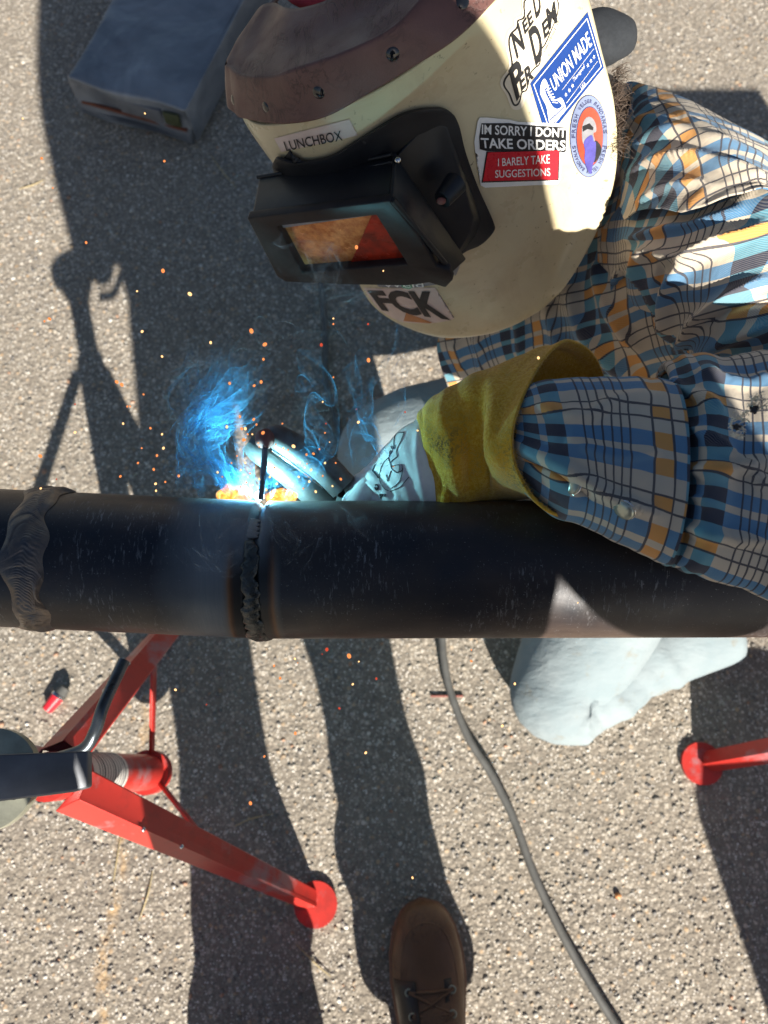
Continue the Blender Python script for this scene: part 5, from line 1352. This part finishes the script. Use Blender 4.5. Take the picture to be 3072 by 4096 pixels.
def boot(toe, heel, label=None, detail=True):
    toe = np.array(toe, float); heel = np.array(heel, float); f = toe-heel; L = np.linalg.norm(f); f /= L; s = np.array([f[1], -f[0], 0]); z = np.array([0, 0, 1.])
    bt = empty('boot', heel); bt.parent = ph_; bt.location = Vector(heel)-ph_.location
    if label: bt['label'] = label
    # half-widths along the length from toe (t=0) to heel (t=1)
    T = np.linspace(0, 1, 40)
    wd = np.interp(T, [0,.02,.06,.13,.24,.36,.5,.7,.88,.96,1], [.004,.024,.037,.048,.0555,.0565,.051,.043,.043,.036,.004])
    def outl(k, zz): 
        P_ = [toe-f*t*L*(1) + s*w*k + z*zz for t, w in zip(T, wd)]; Q = [toe-f*t*L - s*w*k + z*zz for t, w in zip(T[::-1], wd[::-1])]
        return P_+Q
    # sole / welt
    rings = [outl(1.0, .0), outl(1.03, .006), outl(1.03, .024), outl(.99, .028)]
    vs = [p for r in rings for p in r]; m = len(rings[0]); F = gfaces(4, m, True)+[tuple(range(m)), tuple(range(3*m, 4*m))[::-1]]
    mk('sole', vs, F, M['sole'], bt)
    # upper: lofted rows
    hh = np.interp(T, [0,.03,.10,.20,.30,.40,.5,.62,.75,1], [.034,.052,.066,.071,.074,.085,.105,.135,.15,.15])
    rows = []
    for t, w, h in zip(T, wd, hh):
        c = toe-f*t*L; row = []
        for a in np.linspace(-1, 1, 33):
            x = math.sin(a*math.pi/2); y = max(0, math.cos(a*math.pi/2))**.75
            k = .93 if t < .3 else .93-.10*min(1, (t-.3)/.3)*y
            row.append(c+s*w*x*k+z*(.028+(h-.028)*y))
        rows.append(row)
    g = np.array(rows); 
    vs, F = thick(g, -.002); mk('upper', vs, F, M['boot_leather'], bt)
    # moc-toe plug panel + raised seam
    seam_pts = []; panel = []
    for a in np.linspace(-.55, .55, 15):
        pass
    def surf(t, a):
        w = np.interp(t, T, wd); h = np.interp(t, T, hh); c = toe-f*t*L; x = math.sin(a*math.pi/2); y = max(0, math.cos(a*math.pi/2))**.75
        k = .93 if t < .3 else .93-.10*min(1, (t-.3)/.3)*y
        return c+s*w*x*k+z*(.028+(h-.028)*y)
    path = [(.36,-.58),(.29,-.56),(.20,-.52),(.13,-.42),(.095,-.22),(.085,0),(.095,.22),(.13,.42),(.20,.52),(.29,.56),(.36,.58)]
    tube('moc_seam', [surf(*p)+z*.0006 for p in path], .0022, M['boot_leather'], bt, seg=8, n=90)
    tv, tf = [], []
    for off_ in (-.07, .07):
        q_ = cr(np.array([[p[0], p[1]*(1+off_)] for p in path]), np.linspace(0, 1, 61))
        for a_, b_ in zip(q_[:-1:2], q_[1::2]):
            x_, f_ = tube_vf([surf(a_[0]+off_*.12, a_[1])+z*.001, surf(b_[0]+off_*.12, b_[1])+z*.001], .0006, 5, 2); o_ = len(tv); tv += list(x_); tf += [tuple(k2+o_ for k2 in g_) for g_ in f_]
    if detail:
        o_s = mk('stitching', tv, tf, M['straw'], bt); o_s['kind'] = 'stuff'
    # inner plug panel, slightly proud
    gg_ = []
    for i, t in enumerate(np.linspace(.10, .36, 14)):
        lim = np.interp(t, [.09,.13,.20,.30,.45], [.12,.38,.48,.53,.55])
        gg_.append([surf(t, a)+z*.0016 for a in np.linspace(-lim, lim, 13)])
    vs, F = thick(np.array(gg_), .001); mk('plug_panel', vs, F, M['boot_dark'], bt)
    # eyestay flaps
    for sg in (-1, 1):
        gg_ = []
        for t in np.linspace(.32, .78, 16):
            gg_.append([surf(t, a*sg)+z*.0024 for a in np.linspace(.26, .86, 9)])
        vs, F = thick(np.array(gg_), .002); mk('eyestay', vs, F, M['boot_dark'], bt)
    gg_ = [[surf(t, a)+z*.001 for a in np.linspace(-.27, .27, 9)] for t in np.linspace(.32, .78, 16)]
    vs, F = thick(np.array(gg_), .001); mk('tongue', vs, F, M['boot_dark'], bt)
    prev = None
    for i, t in enumerate((.365, .455, .54, .63)):
        pr = [surf(t, a)+z*.004 for a in (-.42, .42)]
        for p in pr:
            vs = []
            for q in range(20):
                aa = 2*math.pi*q/20
                for k in range(8):
                    b_ = 2*math.pi*k/8; vs.append(p+(math.cos(aa)*s+math.sin(aa)*f)*(.0045+.0014*math.cos(b_))+z*(.0012*math.sin(b_)))
            F = [(q*8+k, q*8+(k+1) % 8, ((q+1) % 20)*8+(k+1) % 8, ((q+1) % 20)*8+k) for q in range(20) for k in range(8)]
            mk('eyelet', vs, F, M['zinc'], bt)
        midp = (pr[0]+pr[1])/2+z*.007
        tube('lace', [pr[0]+z*.001, midp, pr[1]+z*.001], .0022, M['boot_leather'], bt, seg=8)
        if prev is not None:
            tube('lace', [prev[0]+z*.001, (prev[0]+pr[1])/2+z*.006, pr[1]+z*.001], .0022, M['boot_leather'], bt, seg=8)
            tube('lace', [prev[1]+z*.001, (prev[1]+pr[0])/2+z*.007, pr[0]+z*.001], .0022, M['boot_leather'], bt, seg=8)
        prev = pr
    return bt
tp = G(912, 1945, .03)
boot((tp[0], tp[1], 0), (tp[0]+.022, tp[1]-.305, 0), 'dark brown moc-toe boot with metal eyelets')
boot((-.145, -.405, 0), (-.13, -.71, 0), None)

# =================================================================== SPARKS
sp = [(352,585,6,0),(410,635,5,1),(543,715,6,0),(572,744,5,0),(569,776,5,0),(564,825,6,0),(252,825,6,0),(263,831,4,0),(455,740,4,1),(307,716,3,1),(296,629,3,1),(310,852,3,0),(350,770,3,1),
 (496,828,4,0),(518,900,4,0),(522,926,4,0),(549,833,4,0),(275,878,3,0),(281,878,3,0),(266,915,3,1),(325,925,3,0),(350,938,4,1),(353,968,3,1),(339,984,3,0),(298,1000,4,0),(306,968,2,0),(332,1014,3,0),(260,1029,4,0),(336,1045,4,1),(357,1041,3,0),(386,1028,3,0),(337,1060,4,1),
 (162,934,4,1),(162,873,2,2),(87,985,5,0),(88,1055,3,1),(122,1035,2,2),(107,689,4,0),(96,694,3,0),(186,524,3,0),(313,245,3,1),(355,348,3,0),(90,342,3,0),(114,406,3,0),(49,256,2,1),
 (530,926,4,1),(548,906,4,0),(545,938,3,1),(535,938,3,0),(490,922,4,1),(527,950,4,0),(554,917,3,0),(568,935,4,0),(560,965,3,0),(596,960,3,0),(558,957,3,0),(612,968,3,1),(622,972,3,0),(634,964,4,1),(648,1000,3,0),(662,982,3,0),(610,915,3,0),(677,980,3,0),(672,1015,3,1),(663,1002,3,0),(690,970,3,0),(702,1000,3,1),(704,915,2,2),(718,1050,3,1),(770,884,2,2),(774,912,4,1),
 (470,1020,3,1),(480,1030,3,0),(500,1000,3,0),(512,985,3,0),(520,1015,3,1),(530,1000,3,1),(540,1022,3,0),(546,1048,3,1),(532,1042,3,0),(520,1052,3,0),(583,1030,3,1),(592,1010,3,0),(598,1045,3,1),(620,1035,3,0),(630,1050,3,1),(645,1030,3,1),(655,1055,3,0),(668,1040,3,1),(682,1062,3,1),(697,1028,3,0),(560,1035,3,1),(575,1058,3,1),(605,985,3,1),(580,1000,2,0),(588,975,2,0),(702,935,3,0),(712,955,2,1),(725,1000,3,0),(736,1035,3,0),
 (720,688,3,1),(720,700,3,0),(796,778,5,0),(694,745,4,2),(697,868,3,1),(720,815,2,0),(828,585,2,1),(770,534,5,0),(795,700,3,2),(902,930,3,1),(1163,773,3,1),(875,890,2,2),
 (592,1438,4,0),(605,1465,4,0),(637,1423,3,1),(643,1432,2,0),(754,1417,5,0),(775,1429,3,1),(762,1478,3,1),(706,1403,4,2),(696,1413,2,2),(813,1466,4,2),(638,1584,4,0),(571,1634,4,0),(541,1735,4,0),(790,1626,3,1),(891,1896,4,1),(379,1490,3,1),(1112,1477,4,1),(1085,1568,4,1),(1018,1404,3,0),(1018,1428,3,0),(446,1522,2,2),(733,1530,3,2),(658,1010,2,1),(850,1008,2,0),(1248,1302,2,1)]
def smesh(mat):
    bm = bmesh.new(); bmesh.ops.create_icosphere(bm, subdivisions=2, radius=1.0); me = bpy.data.meshes.new('spark'); bm.to_mesh(me); bm.free(); me.materials.append(mat)
    me.polygons.foreach_set('use_smooth', [True]*len(me.polygons)); return me
SM = [smesh(M['spark']), smesh(M['spark_hot']), smesh(M['spark_dim'])]
slab = ['tiny orange glowing spark flying in the air around the weld', 'tiny yellow-white hot spark flying in the air around the weld', 'faint dull red spark fading in the air']
def region(u, v):
    if v > 1380: return 'below the pipe left of the boot shadow' if u < 560 else 'below the pipe between the two leg shadows' if u < 720 else 'below the pipe over the right leg shadow' if u < 900 else 'below the pipe near the pale jeans'
    if u < 230: return 'over the sunlit ground at far left'
    if v < 560 and u < 560: return 'over the shade near the silver case'
    if v < 640 and u > 560: return 'in front of the lens box'
    if u > 760: return 'near the glove and shirt'
    if v < 880: return 'high above the smoke' if u < 560 else 'between chin and rod'
    if u < 400: return 'left of the blue smoke'
    if u < 505: return 'inside the blue smoke'
    if u < 560: return 'just left of the rod'
    if u < 625: return 'right beside the rod'
    if u < 690: return 'over the holder jaws'
    return 'between holder and glove'
ORD = 'first second third fourth fifth sixth seventh eighth ninth tenth eleventh twelfth thirteenth fourteenth fifteenth sixteenth seventeenth eighteenth nineteenth twentieth twenty-first twenty-second twenty-third twenty-fourth twenty-fifth'.split()
GR = {}
for i, (u, v, r, k) in enumerate(sp): GR.setdefault((region(u, v), k), []).append((u, v, i))
RANK = {}
for key, lst in GR.items():
    for q, (_, _, i) in enumerate(sorted(lst)): RANK[i] = (q, len(lst))
colr = ['orange', 'white-hot', 'dull red']
for i, (u, v, r, k) in enumerate(sp):
    d = (.56+.05*random.random()) if v < 1060 else (.565+.02*random.random())
    if v > 1380: d = .60+.15*random.random()
    o = bpy.data.objects.new('spark', SM[k]); COL.objects.link(o); o.location = Vector(W(u, v, d))
    rr = r*random.uniform(.6, 1.05)/K*d/FPX; o.scale = (rr*.85, rr*1.1, rr)
    o.rotation_euler = (random.uniform(-.5, .5), random.uniform(-.5, .5), random.uniform(-1, 1))
    q, nq = RANK[i]; lab = colr[k]+' spark '+region(u, v)
    if nq > 1: lab += ', '+ORD[q]+' from the left'
    else: lab += ', the only one there'
    tag(o, lab, 'spark', ('orange sparks thrown from the weld', 'white-hot sparks thrown from the weld', 'dim red sparks thrown from the weld')[k])

# =================================================================== SMOKE
def smoke_sheets(name, sheets, mat, label):
    V, Fa, U, Dn = [], [], [], []
    for (path, w0, w1, amp, seed, dens) in sheets:
        rg = np.random.default_rng(seed); n, m = 110, 34; t = np.linspace(0, 1, n)
        c = cr(np.array([W(*p) for p in path]), t); T = np.gradient(c, axis=0); T /= np.linalg.norm(T, axis=1, keepdims=True)
        sd = np.cross(T, VIEW); sd /= np.linalg.norm(sd, axis=1, keepdims=True)
        k = rg.uniform(.5, 3.2, (9, 2)); ph = rg.uniform(0, 6.28, (9, 3)); off = len(V)
        for i in range(n):
            for j in range(m):
                q = -1+2*j/(m-1); w = (w0+(w1-w0)*t[i])
                a = np.zeros(3)
                for e in range(9):
                    z_ = math.sin(k[e, 0]*t[i]*7+k[e, 1]*q*2.4+ph[e, 0])
                    a += np.array([z_, math.sin(k[e, 0]*t[i]*9+k[e, 1]*q*3.0+ph[e, 1]+z_), math.sin(k[e, 1]*t[i]*8+k[e, 0]*q*2.6+ph[e, 2]+z_)])/(1+.5*e)
                p = c[i]+sd[i]*q*w+a*amp*(.25+.75*t[i])
                V.append(p); U.append((t[i]*3+seed*.37, q*.5+seed*.11)); Dn.append(dens*(1-abs(q)**3)*min(1, t[i]*8)*min(1, (1-t[i])*3)**1.2)
        Fa += gfaces(n, m, False, off)
    o = mk(name, V, Fa, mat, None, uv=U, attr=Dn); tag(o, label, 'smoke', None, 'stuff')
bl = []
for s in range(9):
    r_ = random.Random(s+40)
    ju = lambda a, q=16: a+r_.uniform(-q, q)
    bl.append(([(ju(520,20),1082,.662),(ju(490),1030,.65),(ju(425,22),965,.645),(ju(445,22),900,.64),(ju(475,22),840,.635),(ju(480,30),ju(770,30),.63)], .006, .020+.010*(s % 3), .0085, s+1, .85))
bl += [([(530,1082,.662),(470,1040,.655),(405,1030,.65),(395,1000,.645),(400,950,.64)], .006, .015, .006, 21, 1.0),
       ([(545,1082,.655),(500,1020,.65),(450,1000,.645),(400,1040,.64)], .005, .013, .006, 22, 1.0),
       ([(560,1082,.65),(530,1000,.64),(500,930,.635),(490,880,.63)], .004, .016, .006, 23, .8),
       ([(470,1075,.66),(430,1040,.65),(400,1000,.645),(420,960,.64)], .010, .014, .006, 24, 1.0)]
smoke_sheets('smoke', bl, M['smoke'], 'bright blue curling welding smoke left of the rod')
b2 = [([(610,1075,.65),(660,1040,.645),(690,960,.64),(665,880,.635),(690,830,.63),(650,760,.63)], .005, .012, .007, 31, .55),
      ([(620,1075,.65),(640,1010,.645),(700,980,.64),(705,900,.635)], .005, .010, .006, 32, .6),
      ([(770,1010,.63),(765,930,.63),(790,880,.63),(775,800,.63),(800,740,.63)], .008, .014, .005, 33, .9),
      ([(775,1020,.63),(830,980,.63),(790,930,.63),(768,860,.63)], .007, .012, .006, 34, .8),
      ([(850,960,.63),(870,880,.63),(850,800,.63),(872,740,.63),(860,690,.63)], .010, .012, .004, 35, .7),
      ([(570,1075,.65),(600,1030,.645),(660,1010,.64),(700,1050,.64)], .006, .014, .006, 36, .8)]
smoke_sheets('smoke', b2, M['smoke'], 'thin blue smoke wisps drifting over the glove side of the weld')
b3 = [([(540,1040,.60),(500,900,.59),(560,800,.58),(620,720,.57),(640,640,.56)], .008, .030, .010, 51, .30),
      ([(600,1040,.60),(680,900,.59),(720,800,.58),(690,700,.57)], .008, .026, .010, 52, .25),
      ([(500,800,.62),(470,770,.62),(430,790,.62),(380,800,.62),(345,830,.62)], .003, .010, .006, 41, .5),
      ([(440,960,.62),(400,940,.62),(370,900,.62),(345,860,.62),(350,800,.62)], .003, .012, .007, 42, .4),
      ([(650,740,.58),(690,660,.57),(700,590,.56),(640,520,.555),(620,560,.55)], .008, .030, .008, 43, .40),
      ([(700,700,.58),(720,620,.57),(690,560,.56),(640,590,.555)], .008, .026, .008, 44, .40),
      ([(720,740,.58),(740,660,.57),(760,600,.56)], .006, .020, .008, 45, .35),
      ([(550,1110,.575),(520,1160,.575),(470,1210,.575),(420,1200,.575),(400,1240,.575)], .004, .022, .006, 46, .40),
      ([(560,1095,.575),(600,1150,.575),(650,1180,.575),(600,1240,.575)], .004, .022, .006, 47, .35),
      ([(700,1095,.575),(740,1110,.575),(780,1140,.575),(790,1090,.575)], .004, .016, .005, 48, .30),
      ([(540,1100,.575),(500,1130,.575),(480,1180,.575),(430,1150,.575)], .006, .025, .006, 49, .3)]
smoke_sheets('smoke', b3, M['smoke_pale'], 'pale grey smoke threads in front of the pipe and lens box')
